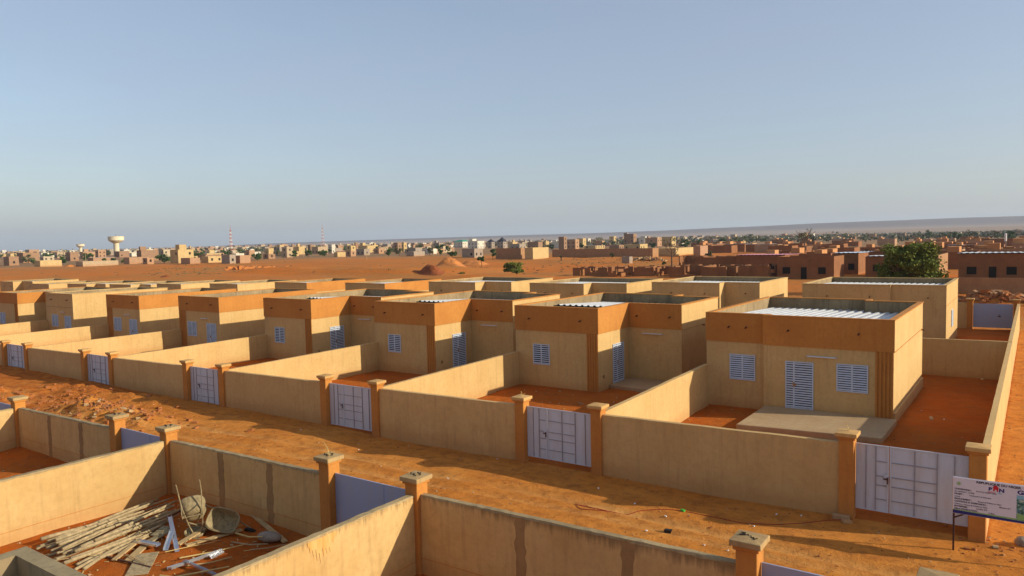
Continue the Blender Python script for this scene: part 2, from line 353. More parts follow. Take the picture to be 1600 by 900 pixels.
# ------------------------------------------------------------------ walls, pillars, gates
def wall(name,label,p,q,zt,mats,th=.17,cat='wall',group=None,zb=-.5,rough=.006,coping=None,strips=(),side=1,line=False,seed=0):
    """a straight rendered wall from p to q; zt=(top at p, top at q)"""
    rnd=random.Random(seed+int(p[0]*7+q[1]*13)); p=Vector((*p,0));q=Vector((*q,0)); d=q-p; ln=d.length; d/=ln; n=Vector((-d.y,d.x,0))
    k=max(2,int(ln/.45)); mb=MB(); vs=[]
    for i in range(k+1):
        t=i/k; c=p+d*ln*t; z=zt[0]*(1-t)+zt[1]*t+rnd.uniform(-rough,rough); w=th/2+rnd.uniform(-.003,.003)
        vs+= [c-n*w+Vector((0,0,zb)),c+n*w+Vector((0,0,zb)),c+n*w+Vector((0,0,z)),c-n*w+Vector((0,0,z))]
    fs=[(0,1,2,3),tuple(4*k+j for j in(3,2,1,0))]
    for i in range(k):
        a=4*i;b=a+4
        for j in range(4): fs.append((a+j,b+j,b+(j+1)%4,a+(j+1)%4))
    mb.add(vs,fs)
    o=mb.build(name,mats); tag(o,label,cat,group)
    if coping:       # rough mortar left along the top
        c=MB(); vs=[];k2=max(3,int(ln/.16))
        for i in range(k2+1):
            t=i/k2; m_=p+d*ln*t; z=zt[0]*(1-t)+zt[1]*t; h=.018+rnd.uniform(-.008,.008); w=th/2+.008+rnd.uniform(-.005,.006); w2=th/2+.008+rnd.uniform(-.005,.006)
            dz=-.02+rnd.uniform(-.02,.008)
            vs+= [m_-n*w+Vector((0,0,z+dz)),m_+n*w2+Vector((0,0,z+dz)),m_+n*(w2-.02)+Vector((0,0,z+h*.8)),m_-n*(w-.02)+Vector((0,0,z+h))]
        fs=[(0,1,2,3),tuple(4*k2+j for j in(3,2,1,0))]
        for i in range(k2):
            a=4*i;b=a+4
            for j in range(4): fs.append((a+j,b+j,b+(j+1)%4,a+(j+1)%4))
        c.add(vs,fs).build('coping',coping,o)
    for s in strips:  # unpainted mortar over a tie column: irregular upright band
        c=MB(); k3=16; vs=[]
        t=s/ln; zz=zt[0]*(1-t)+zt[1]*t-.03
        for i in range(k3+1):
            z=-.3+(zz+.3)*i/k3; a=.13+rnd.uniform(-.03,.03); b=.13+rnd.uniform(-.03,.03); off=rnd.uniform(-.01,.01)
            c0=p+d*(s-a+off)+n*side*(th/2+.006); c1=p+d*(s+b+off)+n*side*(th/2+.006)
            c2=p+d*(s+b+off)+n*side*(th/2-.02); c3=p+d*(s-a+off)+n*side*(th/2-.02)
            vs+=[(v.x,v.y,z) for v in(c0,c1,c2,c3)]
        fs=[(0,1,2,3),tuple(4*k3+j for j in(3,2,1,0))]
        for i in range(k3):
            a=4*i;b=a+4
            for j in range(4): fs.append((a+j,b+j,b+(j+1)%4,a+(j+1)%4))
        c.add(vs,fs).build('mortar_strip',M['strip'],o)
    if line:
        c=MB(); a=p+n*side*(th/2); b=q+n*side*(th/2)
        c.bar((a.x,a.y,line),(b.x,b.y,line+.02),.016,.016); c.build('plinth_line',M['pale_orange'],o)
    return o
def pillar(x,y,zt,label,group,capm,footing=False,sprig=False,scrawl=False,zb=-.4):
    t=thing('gate_pillar',label,'pillar',(x,y,0),0,group)
    s=.185
    MB().box(-s,s,-s,s,zb,zt-.19).build('shaft',M['orange'],t,bevel=.012)
    c=MB().box(-s-.04,s+.04,-s-.04,s+.04,zt-.19,zt-.12); c.build('cap_neck',M['orange'],t,bevel=.01)
    b=s+.085
    c=MB(); 
    vs=[(-b,-b,zt-.12),(b,-b,zt-.12),(b,b,zt-.12),(-b,b,zt-.12),(-b,-b,zt-.02),(b,-b,zt-.02),(b,b,zt-.02),(-b,b,zt-.02),(0,0,zt+.01)]
    c.add(vs,[(0,3,2,1),(0,1,5,4),(1,2,6,5),(2,3,7,6),(3,0,4,7),(4,5,8),(5,6,8),(6,7,8),(7,4,8)])
    cap=c.build('cap',[capm],t,bevel=.01)
    if sprig:
        c=MB(); rnd=random.Random(int(x*10))
        pts=[(.02,0,zt-.01),(.0,-.02,zt+.16),(-.08,-.03,zt+.27),(-.17,-.03,zt+.33)] if sprig=='long' else [(0,0,zt-.01),(.01,0,zt+.08),(-.02,0,zt+.15)]
        c.tube(pts,[.009,.008,.006,.004],5) if sprig=='long' else c.tube(pts,.009,5)
        for i in range(2): c.tube([(0,0,zt),(rnd.uniform(-.1,.1),rnd.uniform(-.1,.1),zt+.09)],.006,4)
        c.build('wire_end',M['straw'],cap)
    if scrawl:
        c=MB(); rnd=random.Random(5)
        if scrawl=='text':   # loops and dashes scratched into the wet cap
            x0=-.17; pts=[]
            for i in range(46):
                u=i/45; pts.append((x0+.32*u,.03*math.sin(u*34)+.05*math.sin(u*5)-.02,zt+.006))
            c.tube(pts,.008,4); c.tube([(-.17,.09,zt+.006),(-.1,.11,zt+.006),(-.13,.04,zt+.006),(-.08,.0,zt+.006),(-.15,-.03,zt+.006)],.009,4)
            c.tube([(.08,-.06,zt+.006),(.12,-.11,zt+.006),(.14,-.04,zt+.006)],.008,4)
        else:
            for i in range(7):
                a=rnd.uniform(-.1,.1);b_=rnd.uniform(-.1,.1); c.tube([(a,b_,zt),(a+rnd.uniform(-.08,.08),b_+rnd.uniform(-.05,.05),zt+.025)],.014,4)
        c.build('scratch_marks',M['dark'],cap)
    if footing:
        c=MB().box(-.3,.12,-.34,-.2,-.3,.14); c.build('footing_block',M['slab'],t,bevel=.01)
    return t
def gate(x0,x1,y,z0,z1,label,group,back=False,facing=-1):
    """double leaf sheet gate; frame bars on its street side"""
    w=x1-x0; t=thing('metal_gate',label,'gate',((x0+x1)/2,y,z0),0 if facing<0 else math.pi,group)
    h=z1-z0; X=lambda f:-w/2+f*w
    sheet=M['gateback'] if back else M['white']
    seam=.315 if not back else .34
    for a,b in((.004,seam-.004),(seam+.004,.996)):
        lf=MB(); lf.box(X(a),X(b),-.004,.012,0,h); leaf=lf.build('leaf',sheet,t)
        for x in (X(a)+.02,X(b)-.02): MB().box(x-.02,x+.02,-.022,-.004,0,h).build('stile',sheet,leaf)
        MB().box(X(a)+.042,X(b)-.042,-.02,-.004,h-.035,h).build('top_rail',sheet,leaf)
        MB().box(X(a)+.042,X(b)-.042,-.02,-.004,0,.035).build('bottom_rail',sheet,leaf)
        vs_=[f for f in(.10,.19,.54,.735,.88) if a<f<b]
        vb=MB()
        for f in vs_: vb.box(X(f)-.011,X(f)+.011,-.03,-.004,.036,h-.036)
        vb.build('upright_bars',M['rail'],leaf)
        hb=MB(); lo,hi=(X(.19)+.012,X(b)-.042) if a<.1 else (X(a)+.042,X(.735)-.012)
        for f in(.19,.40,.54,.76): hb.box(lo,hi,-.026,-.004,h*f-.01,h*f+.01)
        hb.build('cross_bars',M['rail'],leaf)
        if back: # the inner face is plain with a boxed lock only
            pass
    lk=MB(); lk.box(X(seam)-.12,X(seam)-.03,-.05,-.022,h*.42,h*.58); lk=lk.build('lock_box',sheet,t)
    hn=MB(); hn.box(X(seam)-.05,X(seam)-.02,-.075,-.05,h*.44,h*.54); hn.box(X(seam)-.13,X(seam)-.03,-.085,-.07,h*.505,h*.525); hn.build('handle',M['rust'],t)
    if back:
        hn=MB(); hn.box(X(seam)-.10,X(seam)+.10,.012,.035,h*.46,h*.50); hn.box(X(seam)-.03,X(seam)+.03,.012,.03,h*.52,h*.56); hn.build('bolt',M['rust'],t)
        MB().box(X(seam)-.012,X(seam)+.012,.0125,.02,0,h).build('seam_strip',M['gateback'],t)
    return t
PR=[0.02,-10.44,-20.42,-30.67,-40.97,-51.5,-62.0,-72.7]; PL=[-2.94,-13.42,-23.44,-33.67,-44.07,-54.81,-65.1,-75.8]
XL=[-10.93,-21.11,-31.37,-41.9,-52.15,-62.9,-73.95,-84.9]
topA=lambda x:2.07+.0127*x
ordn=['rightmost','second from right','third from right','fourth from right','fifth from right','sixth from right','seventh from right','eighth from right']
gA='painted compound walls of the far side of the street'
for k in range(8):
    zr,zl=topA(PR[k])+.32,topA(PL[k])+.32
    desc=['behind the sign board at the street corner','with the white gate second from the right','right of the street wall facing the loose red cable loop','with the gate left of the third dividing wall','facing the soil heaps','beyond the soil heaps','at the left edge of the photo','past the left edge']
    if k<6:
        pillar(PR[k],0,zr,f'orange gate pillar with flat cap, right post of the {ordn[k]} white gate across the street','pillar' and 'gate pillars of the far street wall',M['cap'])
        pillar(PL[k],0,zl,f'orange gate pillar with flat cap, left post of the {ordn[k]} white gate across the street','gate pillars of the far street wall',M['cap'],footing=(k==0),sprig=('s' if k in(0,1) else False))
        zb=[.3,.13,.0,-.1,-.2,-.28][k]
        gate(PL[k]+.19,PR[k]-.19,.04,zb,zb+1.75 if k else 2.06,f'white sheet metal double gate with crossbars, {ordn[k]} along the far street wall','white street gates')
    nxt=PR[k+1]+.19 if k<5 else (PR[k+1] if k<7 else -86)
    wall('street_wall',f'beige rendered street wall in shade, {ordn[k]} between the far side gates',(nxt,0),(PL[k]-.19 if k<6 else PL[k]+3,0),(topA(nxt),topA(PL[k])),M['beige'],group='far street wall lengths',line=False)
for k in range(1,8):
    wall('dividing_wall',f'sunlit beige yard wall running back from the street to the left of the {ordn[k-1]} house',(PR[k],.09),(XL[k-1]+.09,10.85 if k<8 else 10.8),(topA(PR[k]),topA(PR[k])-.01),M['beige'],group='yard walls between the far side houses')
wall('boundary_wall','long sunlit beige outer wall behind the sign board, running away at the right edge',(.12,.19),(.12,22.9),(2.06,2.06),M['beige'])
wall('boundary_wall','far half of the long outer wall at the right edge, beyond the rear yard wall',(.12,22.98),(.12,45.4),(2.08,2.12),M['beige'])
for k in range(8):
    x1=.03 if k==0 else XL[k-1]+.0
    wall('rear_wall',f'beige wall behind the {ordn[k]} house closing its back yard',(XL[k]+.1,23.0),(x1,23.0),(2.08+.011*XL[k],2.08+.011*x1),M['beige'],group='rear yard walls',zb=-1)
# ------------------------------------------------------------------ houses
def offset_poly(P,d):
    n=len(P);out=[]
    for i in range(n):
        a=Vector(P[i-1]);b=Vector(P[i]);c=Vector(P[(i+1)%n]); e1=(b-a).normalized(); e2=(c-b).normalized()
        n1=Vector((e1.y,-e1.x)); n2=Vector((e2.y,-e2.x)); q=b+(n1+n2)*d; out.append((q.x,q.y))
    return out
def louver(name,parent,o,u,n,w,h,slats,leaves=2,open_=.35,handle=False,frac=None):
    """louvred metal shutter or door standing 3 cm proud of the wall; o = lower left corner"""
    o=Vector(o);u=Vector(u);n=Vector(n);Z=Vector((0,0,1))
    f=MB(); fr=.045
    def bx(mb,a0,a1,z0,z1,n0,n1):
        vs=[o+u*a+Z*z+n*m_ for m_ in(n0,n1) for (a,z) in((a0,z0),(a1,z0),(a1,z1),(a0,z1))]
        mb.add(vs,[(0,3,2,1),(4,5,6,7),(0,1,5,4),(1,2,6,5),(2,3,7,6),(3,0,4,7)])
    bx(f,0,fr,0,h,-.02,.045);bx(f,w-fr,w,0,h,-.02,.045);bx(f,fr,w-fr,h-fr,h,-.02,.045);bx(f,fr,w-fr,0,fr,-.02,.045)
    cuts=frac or [i/leaves for i in range(1,leaves)]
    for c in cuts: bx(f,c*w-.03,c*w+.03,fr,h-fr,-.02,.042)
    fo=f.build(name,M['white2'],parent)
    b=MB(); bx(b,fr*.6,w-fr*.6,fr*.6,h-fr*.6,-.018,.006); b.build('dark_backing',M['dark'],fo)
    edges=[0]+list(cuts)+[1]
    for i in range(len(edges)-1):
        s=MB(); a0=edges[i]*w+(fr if i==0 else .03); a1=edges[i+1]*w-(fr if i==len(edges)-2 else .03)
        for j in range(slats):
            z=fr+(j+.15)*(h-2*fr)/slats; st=(h-2*fr)/slats*(1-open_)
            vs=[o+u*a+Z*zz+n*m_ for (m_,zz) in((.034,z),(.012,z+st),(.020,z+st+.004),(.040,z+.004)) for a in(a0,a1)]
            s.add(vs,[(0,1,3,2),(2,3,5,4),(4,5,7,6),(6,7,1,0),(0,2,4,6),(1,7,5,3)])
        s.build('slats',M['white2'],fo)
    if handle:
        hb=MB(); a=cuts[0]*w; bx(hb,a-.03,a+.03,h*.46,h*.56,.045,.06); bx(hb,a-.01,a+.11,h*.5,h*.52,.06,.085); hb.build('handle',M['brass'],fo)
    return fo
def corrugated(parent,x0,x1,y0,y1,z0,z1,m,pitch=.36):
    """ribbed metal sheet, ribs along Y"""
    n=int((x1-x0)/pitch); pr=[]
    for i in range(n):
        a=x0+i*(x1-x0)/n; p=(x1-x0)/n
        pr+=[(a,0),(a+p*.45,0),(a+p*.58,.06),(a+p*.87,.06)]
    pr.append((x1,0)); vs=[];fs=[]
    for y,z in((y0,z0),(y1,z1)):
        for x,dz in pr: vs.append((x,y,z+dz))
    k=len(pr)
    for i in range(k-1): fs.append((i,i+1,k+i+1,k+i))
    mb=MB(); mb.add(vs,fs); vs2=[(x,y,z-.02) for x,y,z in vs]; mb.add(vs2,[f[::-1] for f in fs])
    return mb.build('roof_sheet',m,parent)
def house(label,poly,zt,band=(),zb=-.9,group=None,roofs=(),coping=True,lining=True,bandm='orange',wallm='beige',bandz=1.22,roofm='roof',rz_=(.24,.56)):
    ox,oy=poly[0]; t=thing('house',label,'house',(ox,oy,0),0,group)
    P=[(x-ox,y-oy) for x,y in poly]; Q=offset_poly(P,-.18); n=len(P)
    # outer shell with a wall top, and the bare render inside the parapet
    mb=MB(); zi=zt-1.3
    vs=[(x,y,zb) for x,y in P]+[(x,y,zt) for x,y in P]+[(x,y,zt) for x,y in Q]
    fs=[(i,(i+1)%n,n+(i+1)%n,n+i) for i in range(n)]+[(n+i,n+(i+1)%n,2*n+(i+1)%n,2*n+i) for i in range(n)]
    mb.add(vs,fs); w=mb.build('wall',M[wallm],t)
    mb=MB(); mb.add([(x,y,zt) for x,y in Q]+[(x,y,zi) for x,y in Q],[(i,(i+1)%n,n+(i+1)%n,n+i) for i in range(n)]); mb.build('parapet_lining',M['lining'],t)
    if coping:
        O=offset_poly(P,.035); I=offset_poly(P,-.2); mb=MB()
        vs=[(x,y,zt+.002) for x,y in O]+[(x,y,zt+.045) for x,y in O]+[(x,y,zt+.045) for x,y in I]+[(x,y,zt+.002) for x,y in I]
        for a in range(4):
            b=(a+1)%4; mb.add([],[])
        fs=[]
        for i in range(n):
            j=(i+1)%n
            for a in range(4):
                b=(a+1)%4; fs.append((a*n+i,a*n+j,b*n+j,b*n+i))
        mb.add(vs,fs); mb.build('coping',M[bandm] if band else M[wallm],t)
    if band:
        O=offset_poly(P,.03); I=offset_poly(P,-.01)
        for i in band:
            j=(i+1)%n
            MB().prism([O[i],O[j],I[j],I[i]],zt-bandz,zt-.002).build('painted_band',M[bandm],t)
    for (x0,x1,y0,y1) in roofs:
        corrugated(t,x0-ox,x1-ox,y0-oy,y1-oy,zt-rz_[0],zt-rz_[1],M[roofm])
    return t
def ribs(t,x0,x1,y,z0,z1,n=5,sgn=-1):
    """vertical orange ribs beside a corner"""
    MB().box(x0,x1,y+sgn*.004,y-.004*sgn,z0,z1).build('corner_panel',M['orange'],t)
    w=(x1-x0)/(2*n-1); mb=MB()
    for i in range(n): mb.box(x0+2*i*w,x0+(2*i+1)*w,y-.006*sgn,y+sgn*.035,z0,z1)
    mb.build('corner_ribs',M['orange'],t)
def lamp(t,x0,x1,y,z):
    a=MB().box(x0,x1,y-.05,y,z,z+.05).build('lamp_base',M['white2'],t)
    MB().tube([(x0+.04,y-.075,z+.02),(x1-.04,y-.075,z+.02)],.018,8).build('lamp_tube',M['litter'],a)
def spout(t,x,y,z,sgn=-1):
    MB().tube([(x,y-sgn*.02,z),(x,y+sgn*.16,z-.03)],[.035,.032],8).build('drain_spout',M['rust'],t)
FRONT=(1,0,0),(0,-1,0)
YF=10.8; BK=19.7
# H0 -- two-part front, door and two shutters
xl,xs_,xr=XL[0],-8.32,-3.35; dz0=0
t=house('nearest two part house with white louvred shutters, door and lamp above a cement porch',[(xl,YF+.3),(xs_,YF+.3),(xs_,YF),(xr,YF),(xr,BK),(-5.7,BK),(-5.7,BK+.7),(xl,BK+.7)],4.17,band=(0,1,2),roofs=[(xl+.2,xs_+.2,YF+.5,BK+.5),(xs_+.2,-5.9,YF+.2,BK+.5),(-5.9,xr-.2,YF+.2,BK-.2)],group='houses of the near row')
H=lambda x,y,z:(x-t.location.x,y-t.location.y,z)
louver('window',t,H(-9.88,YF+.3,1.3),*FRONT,1.12,1.12,11,2,.42)
louver('window',t,H(-5.42,YF,1.25),*FRONT,1.17,1.12,11,2,.42)
louver('door',t,H(-7.42,YF,.36),*FRONT,1.12,1.97,19,2,.45,True,[.31])
lamp(t,-6.56-t.location.x,-5.42-t.location.x,YF-t.location.y,2.56)
ribs(t,-3.99-xl,-3.352-xl,YF-(YF+.3),-.2,2.94)
MB().box(xs_-xl+.002,xs_-xl+.13,-.318,-.29,-.2,2.95).build('corner_trim',M['beige'],t)
for x in(-9.9,-7.3,-4.6,-9.15): spout(t,x-xl,(-.3 if x>-8.3 else 0)-.03,3.62)
# raised foot along the sunlit side wall, meter box
MB().box(xr-xl,xr-xl+.07,-.25,BK-YF-.35,-.3,.55).build('side_plinth',M['beige'],t)
MB().box(xr-xl,xr-xl+.03,-.2,BK-YF-.35,2.93,2.945).build('render_joint',M['pale_orange'],t)
MB().tube([(xr-xl,8.2,2.9),(xr-xl+.14,8.2,2.88)],.03,8).build('drain_spout',M['rust'],t)
# interior stub seen above the sheets
MB().box(-5.95-xl,-5.8-xl,BK-YF-.25,BK-YF+.05,3.3,3.85).build('parapet_stub',M['lining'],t)
p=tag(MB().prism([(-8.25,7.0),(-3.25,7.55),(-3.22,10.76),(-8.25,10.76)],-.3,.36).build('porch_slab',M['slab'],bevel=.02),'pale cement porch slab in front of the nearest house','porch')
tag(MB().prism([(-8.0,6.32),(-6.9,6.42),(-6.9,6.72),(-8.0,6.62)],-.3,.2).build('porch_step',M['slab'],bevel=.015),'small pale cement step block below the porch slab','step')
# H1..H3 -- front block with a recessed wing to its right
for k in(1,2,3):
    xl=XL[k]; xm=xl+[0,4.85,4.72,4.8][k]; xr=xl+7.75; zt=[0,4.17,4.08,4.0][k]; dz=[0,-.03,-.1,-.19][k]; ym=14.15
    names=['','second from right with a recessed right wing and wall lamp','third from right with an orange band and recessed right wing','fourth from right, orange band fully around front and recess']
    t=house('flat roofed beige house '+names[k],[(xl,YF),(xm,YF),(xm,ym),(xr,ym),(xr,BK-.3),(xl+5.3,BK-.3),(xl+5.3,BK+.7),(xl,BK+.7)],zt,band=(0,1,2),group='houses of the near row',roofs=[(xl+.2,xm-.2,YF+.2,ym+.2),(xl+.2,xl+5.1,ym+.2,BK+.5),(xl+5.1,xr-.2,ym+.2,BK-.5)])
    louver('window',t,(1.08,0,1.25+dz),*FRONT,1.0,1.05,9,2,.6)
    louver('door',t,(xm-xl,12.3-YF,.33+dz),(0,1,0),(1,0,0),1.2,1.97,18,2,.5,True,[.4])
    ribs(t,xm-xl-.62,xm-xl-.002,0,-.3,zt-1.225)
    lamp(t,xm-xl+.75,xm-xl+1.9,ym-YF,2.67+dz)
    for a,b in((.9,0),(3.9,0),(xm-xl+.5,ym-YF),(xm-xl+2.3,ym-YF)): spout(t,a,b-.03,zt-.6)
    MB().tube([(xr-xl,6.2,zt-1.25),(xr-xl+.14,6.2,zt-1.28)],.03,8).build('drain_spout',M['rust'],t)
    MB().box(xm-xl,xm-xl+.02,.45,.6,.75+dz,.9+dz).build('meter_box',M['brass'],t)
    MB().box(xr-xl,xr-xl+.012,ym-YF+.05,BK-YF-.4,zt-1.25,zt-1.235).build('render_joint',M['pale_orange'],t)
    pz=.33+dz
    tag(MB().prism([(xm+.02,YF+1.1),(xr-.1,YF+.9),(xr,ym-.03),(xm+.02,ym-.03)],-.4,pz).build('porch_slab',M['slab'],bevel=.02),['','cement porch slab in the recess of the second house from right','cement porch slab in the recess of the third house from right','cement porch slab in the recess of the fourth house from right'][k],'porch','porch slabs in the house recesses')
# H4..H6 -- narrow front, long side
for k in(4,5,6):
    xl=XL[k]; w=5.1; zt=[3.88,3.72,3.6][k-4]; dz=[-.3,-.46,-.65][k-4]
    names=['fifth from right with ribbed left corner and orange band','sixth from right with ribbed left corner and orange band','seventh from right, plain beige without any orange band'][k-4]
    t=house('narrow fronted flat roofed house '+names,[(xl,YF),(xl+w,YF),(xl+w,BK),(xl,BK)],zt,band=(0,1) if k<6 else (),group='houses of the near row',bandz=1.05,roofs=[(xl+.2,xl+w-.2,YF+.2,BK-.2)])
    louver('window',t,(1.08,0,1.25+dz),*FRONT,1.15,1.1,12,2,.5)
    louver('door',t,(3.5,0,.33+dz),*FRONT,1.15,1.97,22,2,.45,True,[.4])
    if k<6: ribs(t,.002,.85,0,-.6,zt-1.055)
    lamp(t,2.75,3.6,0,2.6+dz)
    for a in(1.2,4.2): spout(t,a,-.03,zt-.5)
    if k==6: MB().box(-.012,w+.012,-.015,0,zt-1.2,zt-1.17).build('render_joint',M['beige_old'],t)
k=7; xl=XL[k]; zt=3.42
t=house('orange banded house at the left end of the near row, dark window in its wing',[(xl,YF),(xl+5,YF),(xl+5,13.2),(xl+7.8,13.2),(xl+7.8,BK),(xl,BK)],zt,band=(0,1,2),group='houses of the near row',bandz=1.0,roofs=[(xl+.2,xl+4.8,YF+.2,13.4),(xl+.2,xl+7.6,13.4,BK-.2)])
louver('window',t,(.9,0,.35),*FRONT,1.15,1.1,12,2,.5)
louver('window',t,(5.9,2.4,.5),*FRONT,1.2,1.1,10,2,.9)
ribs(t,4.3,4.998,0,-.6,zt-1.005)
# second row: backs turned to the camera
D=[(0,-11.9,-6.5,-3.4,.25,4.2),(1,-22.95,-17.65,-15.1,1.1,4.14),(2,-34.15,-28.9,-25.75,1.4,3.9),(3,-45.5,-40.0,-37.1,1.5,3.85),
   (4,-56.8,-51.2,None,0,3.56),(5,-68.1,-62.75,None,0,3.45),(6,-80.4,-74.9,None,0,3.12),(7,-92,-86.5,None,0,2.92),
   (8,-103.95,-98.4,-95.9,1.4,2.64),(9,-116.1,-110.4,-107.8,1.4,2.53),(10,-127.9,-122,None,0,2.34),(11,-139.2,-134.4,-130.8,1.4,2.55)]
for k,xl,xm,xr,rec,zt in D:
    side=k in(4,5); yb=31.8; yf=40.3
    if xr: poly=[(xl,yb),(xm,yb),(xm,yb+rec),(xr,yb+rec),(xr,yf),(xl,yf)]; rf=[(xl+.2,xm-.2,yb+.2,yf-.2),(xm-.2,xr-.2,yb+rec+.2,yf-.2)]
    else: poly=[(xl,yb),(xm,yb),(xm,yf),(xl,yf)]; rf=[(xl+.2,xm-.2,yb+.2,yf-.2)]
    o12=['first','second','third','fourth','fifth','sixth','seventh','eighth','ninth','tenth','eleventh','twelfth'][k]
    t=house(f'plain backed beige house of the second row, {o12} from the right'+(', orange side band' if side else ''),poly,zt,band=(1,) if side else (),bandz=1.0,zb=-2.6,group='houses of the second row',roofs=rf,rz_=(.14,.38))
    for a in(1.6,4.2): spout(t,a,-.03,zt-.75)
    if xr: spout(t,xr-xl-1.0,rec-.03,zt-.75)
    if k==0:
        louver('window',t,(xr-xl+.0,3.6,1.3),(0,1,0),(1,0,0),1.1,1.1,12,2,.4)
        MB().box(xr-xl,xr-xl+.02,rec,yf-yb,zt-1.25,zt-1.235).build('render_joint',M['pale_orange'],t)
# far lots: yard walls, street wall and the one gate in view
for k in range(1,9):
    wall('dividing_wall',f'beige yard wall between the second row houses, {["","first","second","third","fourth","fifth","sixth","seventh","eighth"][k]} from the right',(-11.0-(k-1)*11.1,23.1),(-10.6-(k-1)*11.1,45.4),(1.95-.12*k,1.95-.12*k),M['beige'],group='yard walls of the second row',zb=-2.5)
for x,l in((-2.95,'left'),(-.02,'right')):
    pillar(x,45.5,2.45,f'beige capped pillar on the {l} of the distant bluish gate behind the rear yard',None,M['cap'])
gate(-2.76,-.21,45.46,.25,2.05,'bluish double gate seen from inside at the far end of the right hand yard',None,back=True,facing=1)
wall('street_wall','beige wall left of the distant bluish gate, closing the second row yards',(-60,45.5),(-3.14,45.5),(1.3,2.1),M['beige'],zb=-2.5)
# ------------------------------------------------------------------ near side of the street (row B)
YB=-8.6
tB=lambda x:2.0+.0157*x
PRB=[-10.52,-20.76,-31.26,-41.8]; PLB=[-2.86,-13.47,-23.81,-34.4]
nB=['first','second','third','fourth']
for k in range(4):
    zc=tB(PRB[k])+.44
    pillar(PRB[k],YB,zc,['orange pillar with wide rough cap, where the sunlit yard wall meets the near street wall at centre','orange pillar with scratched cap at the head of the wall beside the pole pile','orange pillar with bright cap at the far left above the near yards','orange pillar off to the far left'][k],'gate pillars of the near street wall',M['capb'],scrawl='bits' if k<2 else False)
    pillar(PLB[k],YB,tB(PLB[k])+.5,['nearest orange pillar at the bottom right with writing scratched into its cap','orange pillar with a bent wire sticking up from its cap','orange pillar left of the short gate near the left edge','orange pillar beyond the left edge'][k],'gate pillars of the near street wall',M['capb'],scrawl='text' if k==0 else ('bits' if k<3 else False),sprig='long' if k==1 else False)
    gx0,gx1=PLB[k]+.19,(PRB[k-1]-.19 if k else -.2)
    pass
PRX=[-.05]+PRB
gB=['bluish back of the near side gate at the bottom right corner','bluish back of the near side gate between the bent wire pillar and the central pillar','bluish back of the short near side gate at left','bluish back of the gate at the far left edge']
for k in range(4):
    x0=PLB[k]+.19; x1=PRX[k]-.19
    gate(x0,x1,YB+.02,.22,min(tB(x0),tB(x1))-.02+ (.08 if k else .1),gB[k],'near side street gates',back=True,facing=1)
pillar(-.05,YB,2.45,'orange pillar right of the near corner gate, below the frame',None,M['capb'])
strips=[(2.75,5.2),(2.6,4.8),(2.55,4.9),(2.6,)]
for k in range(4):
    x0=PRB[k]+.19; x1=PLB[k]-.19
    wall('street_wall',['shaded beige wall with bare mortar bands at the bottom centre, near side of the street','shaded beige wall behind the wheelbarrows with two dark mortar bands','shaded wall with two mortar bands in the yard at the left edge','wall at the far left of the near side'][k],(x0,YB),(x1,YB),(tB(x0),tB(x1)),M['beige_old'],group='near street wall lengths',coping=M['coping'],strips=strips[k],side=-1,line=.38)
    wall('dividing_wall',['sunlit beige yard wall in the foreground with a rust stain, from the central pillar to the bottom edge','long sunlit beige yard wall behind the pile of wooden poles','sunlit yard wall at the far left edge of the near side','yard wall off to the left of the near side'][k],(PRB[k],YB-.19),(PRB[k],-23.5),(tB(PRB[k]),tB(PRB[k])+.03),M['beige_old'],group='near side yard walls',coping=M['coping'],side=1,line=.3)
# rust stain under the coping of the foreground wall: several thin runs
rs=bpy.data.objects['dividing_wall.014'] if 'dividing_wall.014' in bpy.data.objects else None
fgw=[o for o in bpy.data.objects if o.get('label','').startswith('sunlit beige yard wall in the foreground')][0]
m_,nt,b=mat('rust_run_stain',.95)
tc=N(nt,'ShaderNodeNewGeometry').outputs['Position']; mp=N(nt,'ShaderNodeMapping'); mp.inputs['Scale'].default_value=(1,7,.7); L(nt,tc,mp.inputs[0])
nn=noise(nt,mp.outputs[0],1.6,4,.6); L(nt,mix(nt,ramp(nt,nn,[(.35,g3(0)),(.65,g3(1))]),(.60,.27,.07),(.60,.36,.13)),b.inputs['Base Color'])
c=MB(); rnd=random.Random(4); X0=PRB[0]+.088; zt=tB(PRB[0])
Xi=X0+.004; n_=26; top=[(Xi,-11.1-.028*i,zt-.03) for i in range(n_+1)]; bot=[(Xi,-11.1-.028*i,zt-.06-(.10+.42*math.sin(math.pi*i/n_))*(rnd.uniform(.35,.6) if i%3 else rnd.uniform(.7,1))) for i in range(n_+1)]
c.add(top+bot,[(i,n_+1+i,n_+2+i,i+1) for i in range(n_)])
c.build('rust_stain',m_,fgw)
# house of the near corner lot: only its bare parapet corner shows
t=house('bare cement parapet corner of an unfinished house at the bottom left corner',[(-8.35,-27.5),(-1.2,-27.5),(-1.2,-17.5),(-8.35,-17.5)],4.22,band=(),coping=False,zb=-.5,wallm='conc',roofs=[(-8.1,-1.4,-27.3,-17.75)])
